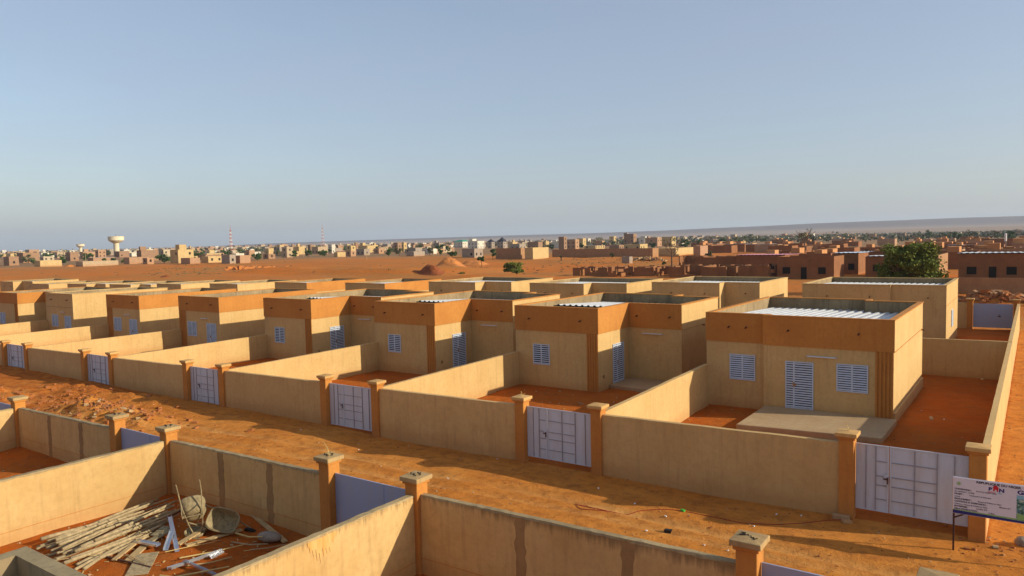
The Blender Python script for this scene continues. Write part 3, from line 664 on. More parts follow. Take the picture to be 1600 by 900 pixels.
# ------------------------------------------------------------------ things lying in the pole yard
rnd=random.Random(11)
A_=at(62,862); B_=at(268,800)
def lay(px0,py0,px1,py1,z0=.06,z1=.06):
    a=at(px0,py0);b=at(px1,py1); return Vector((a.x,a.y,gz(a.x,a.y)+z0)),Vector((b.x,b.y,gz(b.x,b.y)+z1))
poles=[]
sp=[(60,859,226,797,.06),(66,862,240,795,.16),(78,861,262,792,.06),(70,866,271,790,.20),(82,868,256,800,.12),(90,866,278,798,.30),(76,873,264,806,.06),(86,875,268,800,.2),(84,880,236,818,.06),(97,874,270,806,.32),(92,884,262,812,.14),(100,880,275,811,.24),(96,889,250,822,.06),(110,882,272,820,.14),(104,893,262,826,.2),(120,880,285,814,.36),(130,876,276,803,.42),(128,892,236,838,.06),(120,897,240,826,.1),(66,857,205,812,.26),(150,868,262,822,.44),(92,870,225,815,.38),(58,864,215,806,.12),(74,858,248,789,.22),(112,878,268,824,.3),(90,862,240,801,.34),(118,886,250,829,.05),(140,884,232,846,.08)]
for i,(a,b_,c_,d,z) in enumerate(sp):
    p,q=lay(a,b_,c_,d,z*.75,z*.75+rnd.uniform(-.02,.05)); n=7; r0=rnd.uniform(.034,.054); pts=[]
    per=(q-p).cross(Vector((0,0,1))).normalized(); ph=rnd.uniform(0,6); am=rnd.uniform(.02,.09)
    for j in range(n):
        u=j/(n-1); pts.append(p.lerp(q,u)-p+per*am*math.sin(ph+u*5)+Vector((0,0,.015*math.sin(ph*2+u*7))))
    o=MB().tube(pts,[r0*(1-.35*j/(n-1))*rnd.uniform(.93,1.07) for j in range(n)],8).build('wooden_pole',M['wood'],smooth=True,loc=p)
    tag(o,'crooked bare wooden pole lying in the pile along the sunlit yard wall','pole','wooden poles piled in the yard')
def plank(a,b_,c_,d,w,label,z0=.05,z1=.05,h=.035,m='plank',name='plank',cat='plank'):
    p,q=lay(a,b_,c_,d,z0,z1); mb=MB().bar(p-p,q-p,w,h); o=mb.build(name,M[m],loc=p,bevel=.004); return tag(o,label,cat)
plank(278,857,337,829,.17,'sawn plank leaning out from the upturned wheelbarrow, nearer the aluminium pieces',.05,.16)
plank(291,858,378,834,.16,'long sawn plank lying right of the aluminium pieces on red soil',.04,.08)
plank(391,810,446,850,.14,'grey plank in shadow lying towards the foreground wall',.05,.05)
plank(178,879,222,851,.13,'short plank leftmost of the pair below the pole pile',.05,.14)
plank(200,879,232,853,.2,'wide short board with pale end beside the leftmost short plank',.04,.06)
plank(184,868,208,856,.08,'narrow orange tinted batten left of the short planks',.04,.06)
plank(232,852,270,838,.2,'cement stained board among the aluminium pieces',.05,.12,.04,'barrow')
plank(242,846,262,835,.26,'crusted plywood offcut behind the cement stained board',.1,.16,.03,'barrow')
plank(213,900,232,868,.5,'square brown plywood sheet at the bottom of the yard',.02,.05,.02,'wood')
plank(160,872,236,889,.05,'dark thin rod lying across the foot of the yard',.03,.03,.03,'rust','metal_rod','rod')
plank(205,846,290,800,.05,'rusty rod lying under the end of the pole pile',.05,.05,.03,'rust','metal_rod','rod')
def channel(a,b_,c_,d,z0,z1,w,label):
    p,q=lay(a,b_,c_,d,z0,z1); mb=MB(); d_=(q-p); s=d_.cross(Vector((0,0,1))).normalized()
    mb.bar(Vector(),d_,w,.008); mb.bar(s*w/2+Vector((0,0,.025)),d_+s*w/2+Vector((0,0,.025)),.006,.05); mb.bar(-s*w/2+Vector((0,0,.025)),d_-s*w/2+Vector((0,0,.025)),.006,.05)
    return tag(mb.build('aluminium_strip',M['alu'],loc=p),label,'metal strip')
channel(259,864,270,845,.03,.2,.12,'bright aluminium strip, left leg of the crossed pair on red soil')
channel(277,866,266,826,.03,.28,.1,'grey aluminium strip leaning up across the bright one')
channel(212,856,248,861,.14,.1,.14,'short aluminium channel lying over the short planks')
channel(262,893,318,877,.03,.06,.07,'long bright aluminium channel near the foreground wall')
channel(268,895,348,868,.07,.1,.05,'thin aluminium trim beside the long channel')
channel(288,886,345,905,.12,.02,.06,'grey metal section pointing down to the foreground wall')
channel(330,877,349,869,.05,.07,.08,'short aluminium offcut at the end of the long channel')
def wheelbarrow(loc,rz,tilt,label,upturned):
    t=thing('wheelbarrow',label,'wheelbarrow',loc,rz)
    # tray: tapered pan with a rolled rim
    a=[(-.42,-.33,.62),(.42,-.28,.62),(.42,.28,.62),(-.42,.33,.62)]; b=[(-.2,-.2,.3),(.2,-.17,.34),(.2,.17,.34),(-.2,.2,.3)]
    bm=bmesh.new(); V=[bm.verts.new(v) for v in a+b]
    for f in((4,5,6,7),(0,1,5,4),(1,2,6,5),(2,3,7,6),(3,0,4,7)): bm.faces.new([V[i] for i in f])
    bmesh.ops.subdivide_edges(bm,edges=bm.edges[:],cuts=1,use_grid_fill=True)
    for v in bm.verts:   # rounded corners, dents
        r=math.hypot(v.co.x/.42,v.co.y/.33); v.co.x*=1-.10*max(0,r-.9); v.co.y*=1-.13*max(0,r-.9); v.co+=Vector([rnd.uniform(-.008,.008) for _ in range(3)])
    me=bpy.data.meshes.new('tray'); bm.to_mesh(me); bm.free(); me.materials.append(M['barrow']); me.polygons.foreach_set('use_smooth',[True]*len(me.polygons))
    o=bpy.data.objects.new('tray',me); COL.objects.link(o); o.parent=t
    q=o.modifiers.new('r','SUBSURF'); q.levels=2; q.render_levels=2
    s=o.modifiers.new('s','SOLIDIFY'); s.thickness=.012
    ra=[(.40*math.copysign(abs(math.cos(q))**.6,math.cos(q)),.29*math.copysign(abs(math.sin(q))**.6,math.sin(q)),.615) for q in [i*math.pi/12 for i in range(25)]]; MB().tube(ra,.013,6).build('rim',M['barrow'],o)
    for s_ in(-1,1):
        MB().tube([(.72,s_*.05,.2),(.3,s_*.16,.27),(-.3,s_*.24,.32),(-.62,s_*.27,.5),(-.95,s_*.28,.55)],.017,8).build('handle_tube',M['barrow'],t)
        MB().tube([(-.1,s_*.22,.3),(-.28,s_*.24,.0),(-.42,s_*.24,.0),(-.36,s_*.25,.33)],.014,6).build('leg',M['barrow'],t)
    MB().tube([(-.28,-.24,.02),(-.28,.24,.02)],.012,6).build('leg_brace',M['barrow'],t)
    w=MB(); n=20; vs=[];fs=[]
    for i in range(n):
        A=2*math.pi*i/n
        for j in range(8):
            B=2*math.pi*j/8; r=.155+.045*math.cos(B); vs.append((.72+r*math.cos(A),.045*math.sin(B),.2+r*math.sin(A)))
    for i in range(n):
        for j in range(8): fs.append((i*8+j,i*8+(j+1)%8,((i+1)%n)*8+(j+1)%8,((i+1)%n)*8+j))
    w.add(vs,fs); wo=w.build('wheel',M['rubber'],t,smooth=True)
    MB().tube([(.72,-.03,.2),(.72,.03,.2)],.11,14).build('hub_disc',M['barrow'],wo)
    return t
def pose(t,C_,X,Zd,mid=(0,0,.45)):
    X=Vector(X).normalized(); Y=Vector(Zd).cross(X).normalized(); Z=X.cross(Y)
    m=Matrix((X,Y,Z)).transposed(); t.rotation_euler=m.to_euler(); t.location=Vector(C_)-m@Vector(mid)
def over(px,py,z):
    d=ray(px,py); k=(z-CAM.z)/d.z; return CAM+d*k
C1=over(303,800,.70); c=Vector((CAM.x-C1.x,CAM.y-C1.y,0)).normalized(); zz_=Vector((0,0,1)); ri=Vector((c.y*-1,c.x,0))
t=wheelbarrow((0,0,0),0,(0,0),'cement crusted wheelbarrow standing on its nose with the tray bottom towards the camera',True); pose(t,C1,c*-.42-zz_*.9+ri*.12,c*-.9+zz_*.42)
C2=over(350,815,.33); t=wheelbarrow((0,0,0),0,(0,0),'dusty wheelbarrow tipped on its side right of the upturned one, wheel showing',False); pose(t,C2,ri*.8-zz_*.28+c*.35,zz_*.55+c*.55-ri*.45)
o=MB().lathe([(0,0),(.25,.0),(.3,.05),(.33,.14),(.31,.14),(.28,.06),(.24,.02),(0,.02)],20).build('basin',M['barrow'],smooth=True); o.location=(at(306,840).x,at(306,840).y,.04); o.rotation_euler=(.12,.1,0); o.scale=(.85,.85,.8); tag(o,'pale mortar basin lying below the upturned wheelbarrow','basin')
bm=bmesh.new(); bmesh.ops.create_icosphere(bm,subdivisions=3,radius=1)
for v in bm.verts: v.co=Vector((v.co.x*.32,v.co.y*.19,v.co.z*.13))*(1+rnd.uniform(-.04,.04))
me=bpy.data.meshes.new('sack'); bm.to_mesh(me); bm.free(); me.materials.append(M['sack']); me.polygons.foreach_set('use_smooth',[True]*len(me.polygons))
o=bpy.data.objects.new('cement_sack',me); COL.objects.link(o); p=at(421,848); o.location=(p.x,p.y,.12); o.rotation_euler=(0,.1,.5); tag(o,'half empty grey cement sack lying in the shaded yard by the foreground wall','sack')
for i in range(18):
    x=rnd.uniform(-18.6,-14.6); y=rnd.uniform(-13.6,-9.6); a=rnd.uniform(-.5,1.2) if i%3 else rnd.uniform(0,3.1); l=rnd.uniform(.5,1.5); z=gz(x,y)+rnd.uniform(.03,.12); r0=rnd.uniform(.01,.024)
    P_=[(0,0,0),(l*.5*math.cos(a)+rnd.uniform(-.05,.05),l*.5*math.sin(a)+rnd.uniform(-.05,.05),rnd.uniform(0,.04)),(l*math.cos(a),l*math.sin(a),rnd.uniform(-.02,.12))]
    tag(MB().tube(P_,[r0,r0*.9,r0*.6],6).build('stick',M[['wood','plank','straw'][i%3]],loc=(x,y,z)),'thin pale stick among the scrap lying right of the pole pile','stick','thin sticks scattered in the pole yard')
# scrap twigs, chips and crumbs round the pile
sc=MB(); 
for i in range(150):
    x=rnd.uniform(-19.6,-13.2); y=rnd.uniform(-14.6,-9.2); a=rnd.uniform(0,3.14); l=rnd.uniform(.03,.16); z=gz(x,y)+.015
    sc.bar((x,y,z),(x+l*math.cos(a),y+l*math.sin(a),z+rnd.uniform(0,.02)),rnd.uniform(.012,.035),.012,mi=i%3)
tag(sc.build('wood_scraps',[M['plank'],M['straw'],M['strip']]),kind='stuff',label='scattered chips and twigs of wood over the pole yard')
# ------------------------------------------------------------------ loose litter, stones, cables
def scatter(name,label,n,fn,size,mats,dzf=.3,seed=1,flat=.6):
    r_=random.Random(seed); mb=MB(); P=[fn(r_) for _ in range(n)]
    Z=hfine(np.array([p[0] for p in P],float),np.array([p[1] for p in P],float))
    for (x,y),z in zip(P,Z):
        s=size[0]*(size[1]/size[0])**(r_.random()**2); v,f=rough_box(x,y,float(z)+s*dzf,s,s*r_.uniform(.6,1),s*flat*r_.uniform(.6,1),r_)
        mb.add(v,f,r_.randrange(len(mats)))
    return tag(mb.build(name,mats),label,kind='stuff')
scatter('street_pebbles','small stones and crumbs lying over the sandy street',2600,lambda r:(-44+48*r.random()**.7,r.uniform(-8.3,-.1)),(.006,.028),[M['clod'],M['clod'],M['clod'],M['stone']],seed=2)
scatter('yard_pebbles','red crumbs lying in the house yards',2200,lambda r:(r.uniform(-33,0),r.uniform(.2,10.6)),(.008,.04),[M['clod'],M['clod'],M['stone']],seed=3)
scatter('near_yard_pebbles','red crumbs over the near yards',2200,lambda r:(r.uniform(-31,-10.7),r.uniform(-16,-8.8)),(.006,.035),[M['clod'],M['clod'],M['stone']],seed=4)
scatter('roadside_pebbles','crumbs on the ground outside the boundary wall',1200,lambda r:(r.uniform(.3,7),r.uniform(-8,30)),(.008,.04),[M['clod'],M['strip'],M['stone']],seed=5)
scatter('rubble','broken blocks and stones on the soil heap at left',170,lambda r:(r.gauss(-33.6,1.4),r.gauss(-4.1,.5)),(.03,.11),[M['stone'],M['clod'],M['clod']],seed=6)
scatter('earth_clods','red clods on the soil heaps at left',420,lambda r:(r.gauss(-36,4),r.gauss(-3.6,1.0)),(.03,.13),[M['clod']],seed=7)
scatter('far_rubble','red rubble heap beside the distant bluish gate',420,lambda r:(r.gauss(-2.3,2.4),r.gauss(66.3,.9)),(.08,.4),[M['clod'],M['clod'],M['mud2']],seed=8)
scatter('corner_rubble','stones around the foot of the outer wall at the right edge',34,lambda r:(r.gauss(.6,.4),r.gauss(-.2,.6)),(.02,.06),[M['clod'],M['clod'],M['stone']],seed=9)
for i,(px,py,s,l) in enumerate([(1323,818,.13,'pale brick lying at the foot of the left post of the nearest gate'),(1516,822,.17,'pale block leaning by the sign post at the gate corner'),(1455,655,.12,'pale tile lying in the shaded side yard of the nearest house'),(1535,593,.1,'pale lump by the rear yard wall'),(1058,789,.0,''),(908,632,.12,'pale brick in the yard of the second house from right')]):
    if not s: continue
    p=at(px,py); v,f=rough_box(0,0,0,s,s*.5,s*.35,rnd,.08); tag(MB().add(v,f).build('brick',M['slab'],loc=(p.x,p.y,gz(p.x,p.y)+s*.3)),l,'brick')
wl=MB()
for px,py in((1137,862),(935,762),(992,786),(1100,852),(1178,824),(1213,805),(700,745),(640,760),(560,700),(1252,807),(1010,829),(777,716),(1040,807),(1440,640),(1475,655),(1385,640),(240,635),(180,640),(470,672)):
    p=at(px,py); v,f=rough_box(p.x,p.y,gz(p.x,p.y)+.02,.026,.02,.01,rnd,.3); wl.add(v,f)
tag(wl.build('paper_litter',M['litter']),kind='stuff',label='white scraps of litter')
def cable(name,label,pix,m,r,cat):
    P=[at(x,y) for x,y in pix]; pts=[]
    for i in range(len(P)-1):
        a=P[max(i-1,0)];b=P[i];c=P[i+1];d=P[min(i+2,len(P)-1)]
        for j in range(6):
            t=j/6; q=.5*((2*b)+(c-a)*t+(2*a-5*b+4*c-d)*t*t+(-a+3*b-3*c+d)*t**3); pts.append((q.x,q.y,gz(q.x,q.y)+r*1.3))
    o=MB().tube(pts,r,6).build(name,m,smooth=True); return tag(o,label,cat)
cable('cable','red cable lying looped on the sand in the middle of the street',[(1320,814),(1290,815),(1255,818),(1215,820),(1160,818),(1120,810),(1085,802),(1050,797),(1010,796),(985,798),(960,797),(930,793),(905,786),(899,784),(903,790),(912,794),(935,796),(950,796),(925,787),(912,783),(905,784)],M['redcable'],.008,'cable')
o=MB(); v,f=rough_box(0,0,0,.06,.04,.02,rnd,.3); o=o.add(v,f).build('plastic_bag',plain('green_plastic',(.08,.4,.05),.4)); p=at(1067,799); o.location=(p.x,p.y,gz(p.x,p.y)+.03); tag(o,'small bright green plastic bag lying on the red cable','bag')
v,f=rough_box(0,0,0,.10,.05,.04,rnd,.3); o=MB().add(v,f).build('plastic_bag',M['rubber']); p=at(1044,829); o.location=(p.x,p.y,gz(p.x,p.y)+.03); tag(o,'small black plastic bag on the street sand near the centre wall','bag')
# grey boulder of mortar at the right edge
p=at(1589,856); bm=bmesh.new(); bmesh.ops.create_icosphere(bm,subdivisions=3,radius=.17)
for v in bm.verts:
    n_=v.co.normalized(); v.co*=1+.10*math.sin(n_.x*5+1)*math.cos(n_.y*6)+rnd.uniform(-.03,.03); v.co.z*=.85
me=bpy.data.meshes.new('b'); bm.to_mesh(me); bm.free(); me.materials.append(M['sack']); me.polygons.foreach_set('use_smooth',[True]*len(me.polygons))
o=bpy.data.objects.new('mortar_lump',me); COL.objects.link(o); o.location=(p.x+.12,p.y+.1,.12); tag(o,'round grey lump of mortar under the right end of the sign board','lump')
# ------------------------------------------------------------------ site sign
SX0,SY,SZ0,SZ1=-.42,-1.12,.98,1.84; SW=2.45
t=thing('site_sign','white construction site sign board with logos and a housing picture on rusty steel legs','sign',(SX0,SY,0),math.radians(1.0))
bd=MB().box(0,SW,-.012,.012,SZ0,SZ1).build('board',plain('sign_white_vinyl',(.66,.63,.68),.45,0,.06),t)
MB().box(-.012,SW+.012,.0125,.03,SZ0-.01,SZ1+.01).build('board_frame',M['alu'],t)
inkb=plain('sign_black_ink',(.03,.03,.05),.6,0,0); inkn=plain('sign_navy_ink',(.03,.03,.16),.6,0,0); inkr=plain('sign_red_ink',(.55,.02,.03),.6,0,0); inkg=plain('sign_green_ink',(.25,.42,.14),.6,0,0); inkc=plain('sign_cyan_ink',(.05,.35,.5),.6,0,0)
def text(s,x,z,size,m,bold=0,sx=1,align='LEFT'):
    cu=bpy.data.curves.new('t','FONT'); cu.body=s; cu.size=size; cu.align_x=align; cu.offset=bold; cu.extrude=.0006
    o=bpy.data.objects.new('tmp',cu); COL.objects.link(o)
    dg=bpy.context.evaluated_depsgraph_get(); me=bpy.data.meshes.new_from_object(o.evaluated_get(dg)); bpy.data.objects.remove(o)
    me.transform(Matrix.Translation((x,-.0135,z))@Matrix.Diagonal((sx,1,1,1))@Matrix.Rotation(math.pi/2,4,'X'))
    me.materials.clear(); me.materials.append(m); o=bpy.data.objects.new('lettering',me); COL.objects.link(o); o.parent=bd; return o
text('REPUBLIQUE DU NIGER',.46,1.765,.070,inkb,.003,1.16)
text('B',.70,1.63,.115,inkn,.006,1.2); text('N',.90,1.63,.115,inkn,.006,1.2)
hx,hz_=.84,1.63
hm=MB().add([(hx+x,-.015,hz_+z) for x,z in((-.07,.085),(0,.15),(.07,.085),(.05,.085),(.05,0),(.018,0),(.018,.04),(-.018,.04),(-.018,0),(-.05,0),(-.05,.085))],[tuple(range(11))[::-1]])
hm.build('house_logo',inkr,bd)
text('POUR LA',.69,1.585,.04,inkr,.001,.9); text('VILLE',.88,1.585,.04,inkc,.001,.9)
text('GLoBAL',1.25,1.645,.125,inkn,.006,1.35)
rows=[('CONVENTION :','ETAT DU NIGER / BHN'),('','DU 24/04/2017 - N 0028'),('PROJET :','Construction de logements'),('','sociaux'),('FINANCEMENT :','Banque de l\'Habitat du Niger'),('CONTROLE ET SUPERVISION :','Ministere de l\''),('','Urbanisme / Banque de l\'Habitat du Niger'),('ENTREPRISE :','GLOBAL BTP'),('DELAI D\'EXECUTION :','12 Mois')]
zz=1.555
for i,(a,b_) in enumerate(rows):
    z=zz-i*.0585
    if a: text(a,.03,z,.048,inkb,.0022,1.0)
    text(b_,.03+(len(a)*.0345+.02 if a else 0),z,.043,inkb,.0008,.9)
# emblem: a small round crest with rays
em=MB(); em.lathe([(.0,0),(.028,0),(.028,.001)],18)
vs=[(.115+x,-.0145,1.70+y) for x,y,_ in em.v]; e2=MB(); e2.v=vs; e2.f=em.f; e2.mi=em.mi
for i in range(10):
    a=i*math.pi/5; e2.bar((.115+.032*math.cos(a),-.0145,1.70+.032*math.sin(a)),(.115+.052*math.cos(a),-.0145,1.70+.052*math.sin(a)),.01,.002,upv=(0,1,0))
e2.build('emblem',inkg,bd)
MB().add([(0,-.014,SZ0+.005),(SW,-.014,SZ0+.005),(SW,-.014,SZ0+.035),(0,-.014,SZ0+.085)],[(0,1,2,3)]).build('navy_stripe',inkn,bd)
MB().add([(.0,-.0135,SZ0+.086),(SW,-.0135,SZ0+.036),(SW,-.0135,SZ0+.075),(1.0,-.0135,SZ0+.10),(0,-.0135,SZ0+.10)],[(0,1,2,3,4)]).build('green_stripe',inkg,bd)
# printed aerial picture on the board, a plain mosaic of roofs, lawns and road
pm,nt,b=mat('printed_picture',.5)
vo=N(nt,'ShaderNodeTexVoronoi'); vo.inputs['Scale'].default_value=22; L(nt,coords(nt,(1,1,1.9)),vo.inputs['Vector'])
sep=N(nt,'ShaderNodeSeparateColor'); L(nt,vo.outputs['Color'],sep.inputs[0])
L(nt,ramp(nt,sep.outputs[0],[(0,(.02,.05,.05)),(.3,(.05,.16,.10)),(.5,(.12,.25,.24)),(.68,(.3,.42,.32)),(.85,(.08,.2,.28)),(1,(.5,.55,.45))]),b.inputs['Base Color'])
MB().add([(1.24,-.0140,SZ0+.07),(SW-.02,-.0140,SZ0+.04),(SW-.02,-.0140,1.60),(1.24,-.0140,1.62)],[(0,1,2,3)]).build('printed_picture',pm,bd)
MB().add([(1.245,-.0148,1.53),(SW-.02,-.0148,1.51),(SW-.02,-.0148,1.60),(1.245,-.0148,1.62)],[(0,1,2,3)]).build('printed_sky',plain('print_sky_blue',(.25,.5,.62),.5,0,.3,9),bd)
MB().add([(1.25,-.0145,SZ0+.08),(SW-.02,-.0145,SZ0+.05),(SW-.02,-.0145,SZ0+.19),(1.25,-.0145,SZ0+.21)],[(0,1,2,3)]).build('printed_lawn',inkg,bd)
for x in(.02,2.35):
    lg=MB().box(x-.02,x+.02,.03,.07,-.1,1.80).build('leg',M['rust'],t)
    MB().bar((x,.05,.85),(x+.30 if x<1 else x-.45,.05,1.02),.03).build('corner_brace',M['rust'],lg)
    MB().bar((x-.12,-.08,.03),(x+.12,.14,.03),.05,.05).build('foot_bar',M['rust'],t)
MB().bar((.02,.05,1.02),(2.35,.05,1.02),.03).build('cross_bar',M['rust'],t)
# ------------------------------------------------------------------ trees
def leaves_mesh(name,C_,size,m,parent,seed):
    g=np.random.default_rng(seed); n=len(C_)
    d=g.normal(size=(n,3)); d/=np.linalg.norm(d,axis=1)[:,None]; e=g.normal(size=(n,3)); e-=d*(e*d).sum(1)[:,None]; e/=np.linalg.norm(e,axis=1)[:,None]
    f=np.cross(d,e); s=size*g.uniform(.6,1.4,(n,1))
    V=np.stack([C_-e*s-f*s*.35,C_+e*s*.2-f*s*.6,C_+e*s,C_+e*s*.1+f*s*.6],1).reshape(-1,3)
    me=bpy.data.meshes.new(name); me.vertices.add(n*4); me.vertices.foreach_set('co',V.ravel()); me.loops.add(n*4); me.loops.foreach_set('vertex_index',np.arange(n*4))
    me.polygons.add(n); me.polygons.foreach_set('loop_start',np.arange(n)*4); me.polygons.foreach_set('loop_total',np.full(n,4)); me.update(); me.materials.append(m)
    o=bpy.data.objects.new(name,me); COL.objects.link(o)
    if parent: o.parent=parent
    return o
def crown_points(w,h,z0,n,seed,lobes=14,flat=.7,droop=0):
    g=np.random.default_rng(seed); out=[]
    per=n//lobes; L_=[]
    for i in range(lobes):
        a=g.uniform(0,6.28); r=math.sqrt(g.uniform(0,1))*.68; zc=g.uniform(.12,.86); r*= math.sqrt(max(.12,1-(2*zc-.75)**2*.6))
        c=np.array([r*math.cos(a)*w/2,r*math.sin(a)*w/2,z0+zc*h]); R_=(g.uniform(.20,.33) if lobes<40 else g.uniform(.11,.24))*w/2
        L_.append(c)
        p=g.normal(size=(per,3)); p/=np.linalg.norm(p,axis=1)[:,None]; p*=(g.uniform(0,1,(per,1))**.4)*R_*g.uniform(.75,1.15,(per,1)); p[:,2]*=flat
        out.append(p+c)
    return np.concatenate(out),L_
def tree(name,label,loc,h,w,n,ls,m,trunk=.35,group=None,lobes=14,flat=.7,seed=1):
    t=thing(name,label,'tree',loc,0,group)
    P,L_=crown_points(w,h*(1-trunk),h*trunk,n,seed,lobes,flat)
    leaves_mesh('crown',P,ls,M[m],t,seed)
    mb=MB(); r=random.Random(seed); rr=max(.05,w*.028); k=(r.uniform(-.1,.1)*w,r.uniform(-.1,.1)*w)
    fork=(k[0]*.5,k[1]*.5,h*trunk*.75)
    mb.tube([(0,0,-.3),(k[0]*.2,k[1]*.3,h*trunk*.4),fork],[rr*1.4,rr,rr*.9],8)
    for c in L_[:max(4,lobes//2)]:
        mid=(fork[0]*.5+c[0]*.5+r.uniform(-.05,.05)*w,fork[1]*.5+c[1]*.5,fork[2]*.45+c[2]*.55)
        mb.tube([fork,mid,tuple(c)],[rr*.6,rr*.35,rr*.12],5)
    mb.build('trunk',M['bark'],t); return t
def tree_px(label,px,py,top,wpx,m,n,name='tree',**k):
    p=at(px,py); s=depth(p)/F; h=(py-top)*s; w=wpx*s
    return tree(name,label,(p.x,p.y,p.z-.1),h,w,n,max(.09,min(.5,1.35*s)) if 'ls' not in k else k.pop('ls'),m,**k)
tree_px('large dense round acacia rising behind the second row, right of centre',1420,458,373,132,'leaf',16000,'acacia_tree',trunk=.12,lobes=70,flat=.7,seed=5,ls=.15)
tree_px('flat spreading green acacia standing alone on the red field at centre',806,431.5,408,46,'leaf',2600,'acacia_tree',trunk=.28,lobes=16,flat=.5,seed=6,ls=.2)
tree_px('small round tree on a thin trunk left of the flat acacia on the field',753,415.5,400,17,'leaf2',700,trunk=.35,lobes=8,seed=7)
tree_px('small dark tree beyond the red mounds, left of the lone field trees',706,404.5,391,19,'leaf2',700,trunk=.4,lobes=8,seed=8)
tree_px('green tree in front of the grey walls near the pale compound',770,406,388,16,'leaf2',700,trunk=.3,lobes=8,seed=9)
tree_px('slim tree with open crown in front of the pale beige compound wall',838,404,384,13,'leaf3',500,trunk=.4,lobes=7,seed=10)
tree_px('tiny dark tree on the pale grass right of centre',956,406,394,7,'leaf2',260,trunk=.3,lobes=5,seed=12)
tree_px('dark green bush like tree right of the yellow compound wall',1109,408,391,17,'leaf3',600,trunk=.3,lobes=8,seed=13)
tree_px('small dark green shrub on the field beside the bottom right grass patch',529,424,416,13,'leaf3',300,name='shrub',trunk=.05,lobes=6,seed=14)
tree_px('low bright green shrub at the foot of the red mound',722,429,425,15,'leaf',260,name='shrub',trunk=.05,lobes=6,seed=15)
tree_px('low green shrub beside the unfinished roofless walls',1038,414,406,9,'leaf2',220,name='shrub',trunk=.05,lobes=5,seed=16)
for i,(px,py,top,w,m,l) in enumerate([(257,411,396,30,'leaf2','large dark green tree left of the yellow two storey house'),(139,408,394,22,'leaf2','dark green tree left of the big water tower in front of low roofs'),(45,412,398,24,'leaf3','pale olive tree at the far left of the town'),(82,406,396,12,'leaf2','small dark tree between pale houses at left'),(99,413,400,14,'leaf2','dark tree beside the long pale wall at left'),(163,409,404,9,'leaf2','small shrub tree in front of the tower wall'),(177,411,403,12,'leaf2','green shrub tree below the big water tower'),(193,411,404,8,'leaf','bright green sapling right of the water tower'),(52,414,406,12,'leaf2','dark hedge like tree in front of the far left houses'),(403,407,393,22,'leaf2','round green tree right of the orange wall'),(437,400,390,14,'leaf2','green tree left of the pale yellow block'),(459,403,391,12,'leaf2','green tree right of the pale yellow block'),(482,402,391,20,'leaf2','left tree of the green pair at the field edge'),(508,401,388,26,'leaf2','right and bigger tree of the green pair at the field edge'),(388,391,385,10,'leaf2','far dark tree above the orange wall'),(590,392,384,8,'leaf2','dark tree among the distant houses left of centre'),(607,401,388,14,'leaf2','green tree beside the brown two storey house'),(624,399,386,18,'leaf3','wide olive tree below the brown two storey house'),(672,399,385,14,'leaf3','olive tree left of the green roof'),(688,400,388,10,'leaf2','small dark tree left of the green roof'),(700,396,381,10,'leaf2','tree just left of the green roof building'),(862,391,380,13,'leaf2','tree left of the brown tower house'),(907,388,380,14,'leaf2','dark green tree in front of the wide brown house'),(935,381,370,26,'leaf3','broad bare looking olive tree between the tall houses'),(1019,388,379,14,'leaf2','dark tree beside the rendered wall right of centre'),(1070,388,374,22,'leaf2','big dark green tree behind the yellow wall'),(1092,386,375,16,'leaf2','dark green tree right of the big one behind the yellow wall'),(1130,383,371,20,'leaf2','round dark tree beyond the mud brick quarter'),(1495,378,362,26,'leaf2','green tree beyond the right hand mud houses'),(1583,377,359,30,'leaf2','large dark tree at the right edge of the plain'),(1451,374,359,20,'leaf2','dark tree left of the far green tree on the plain'),(1175,376,364,14,'leaf2','tree on the plain right of centre'),(1558,374,362,16,'leaf2','tree left of the big one at the right edge'),(1305,372,361,16,'leaf3','olive tree on the plain behind the pink roofs')]):
    tree_px(l,px,py,top,w,m,520,trunk=.2,lobes=9,seed=30+i)
# bare trees
def bare_tree(label,px,py,top,seed):
    p=at(px,py); s=depth(p)/F; h=(py-top)*s; r=random.Random(seed); t=thing('bare_tree',label,'tree',(p.x,p.y,p.z-.1)); mb=MB()
    rr=1.5*s; mb.tube([(0,0,0),(r.uniform(-.1,.1),0,h*.35),(0,0,h*.62)],[rr,rr*.8,rr*.6],7); mb.build('trunk',M['bark'],t); mb=MB()
    for i in range(7):
        a=r.uniform(0,6.28); e=(math.cos(a)*h*r.uniform(.2,.38),math.sin(a)*h*.3,h*r.uniform(.75,1)); z=h*r.uniform(.35,.6); mb.tube([(0,0,z),(e[0]*.5,e[1]*.5,z+(e[2]-z)*.35),e],[rr*.4,rr*.28,rr*.12],5)
        for j in range(4): b_=r.uniform(0,6.28); mb.tube([(e[0]*.6,e[1]*.6,z+(e[2]-z)*.5),(e[0]*.7+math.cos(b_)*h*.12,e[1]*.7+math.sin(b_)*h*.12,e[2]*r.uniform(.8,1.02))],[rr*.16,rr*.06],4)
    mb.build('branches',M['bark'],t)
    P,_=crown_points(h*.7,h*.4,h*.6,60,seed,6,.6); leaves_mesh('crown',P,1.6*s,M['leaf3'],t,seed)
bare_tree('nearly bare tree with dark twisted branches standing above the mud houses',1257,400,355,3)
bare_tree('thin bare tree beside the yellow compound wall right of centre',1050,421,369,4)
bare_tree('small grey bare tree on the pale grass',877,408,398,5)
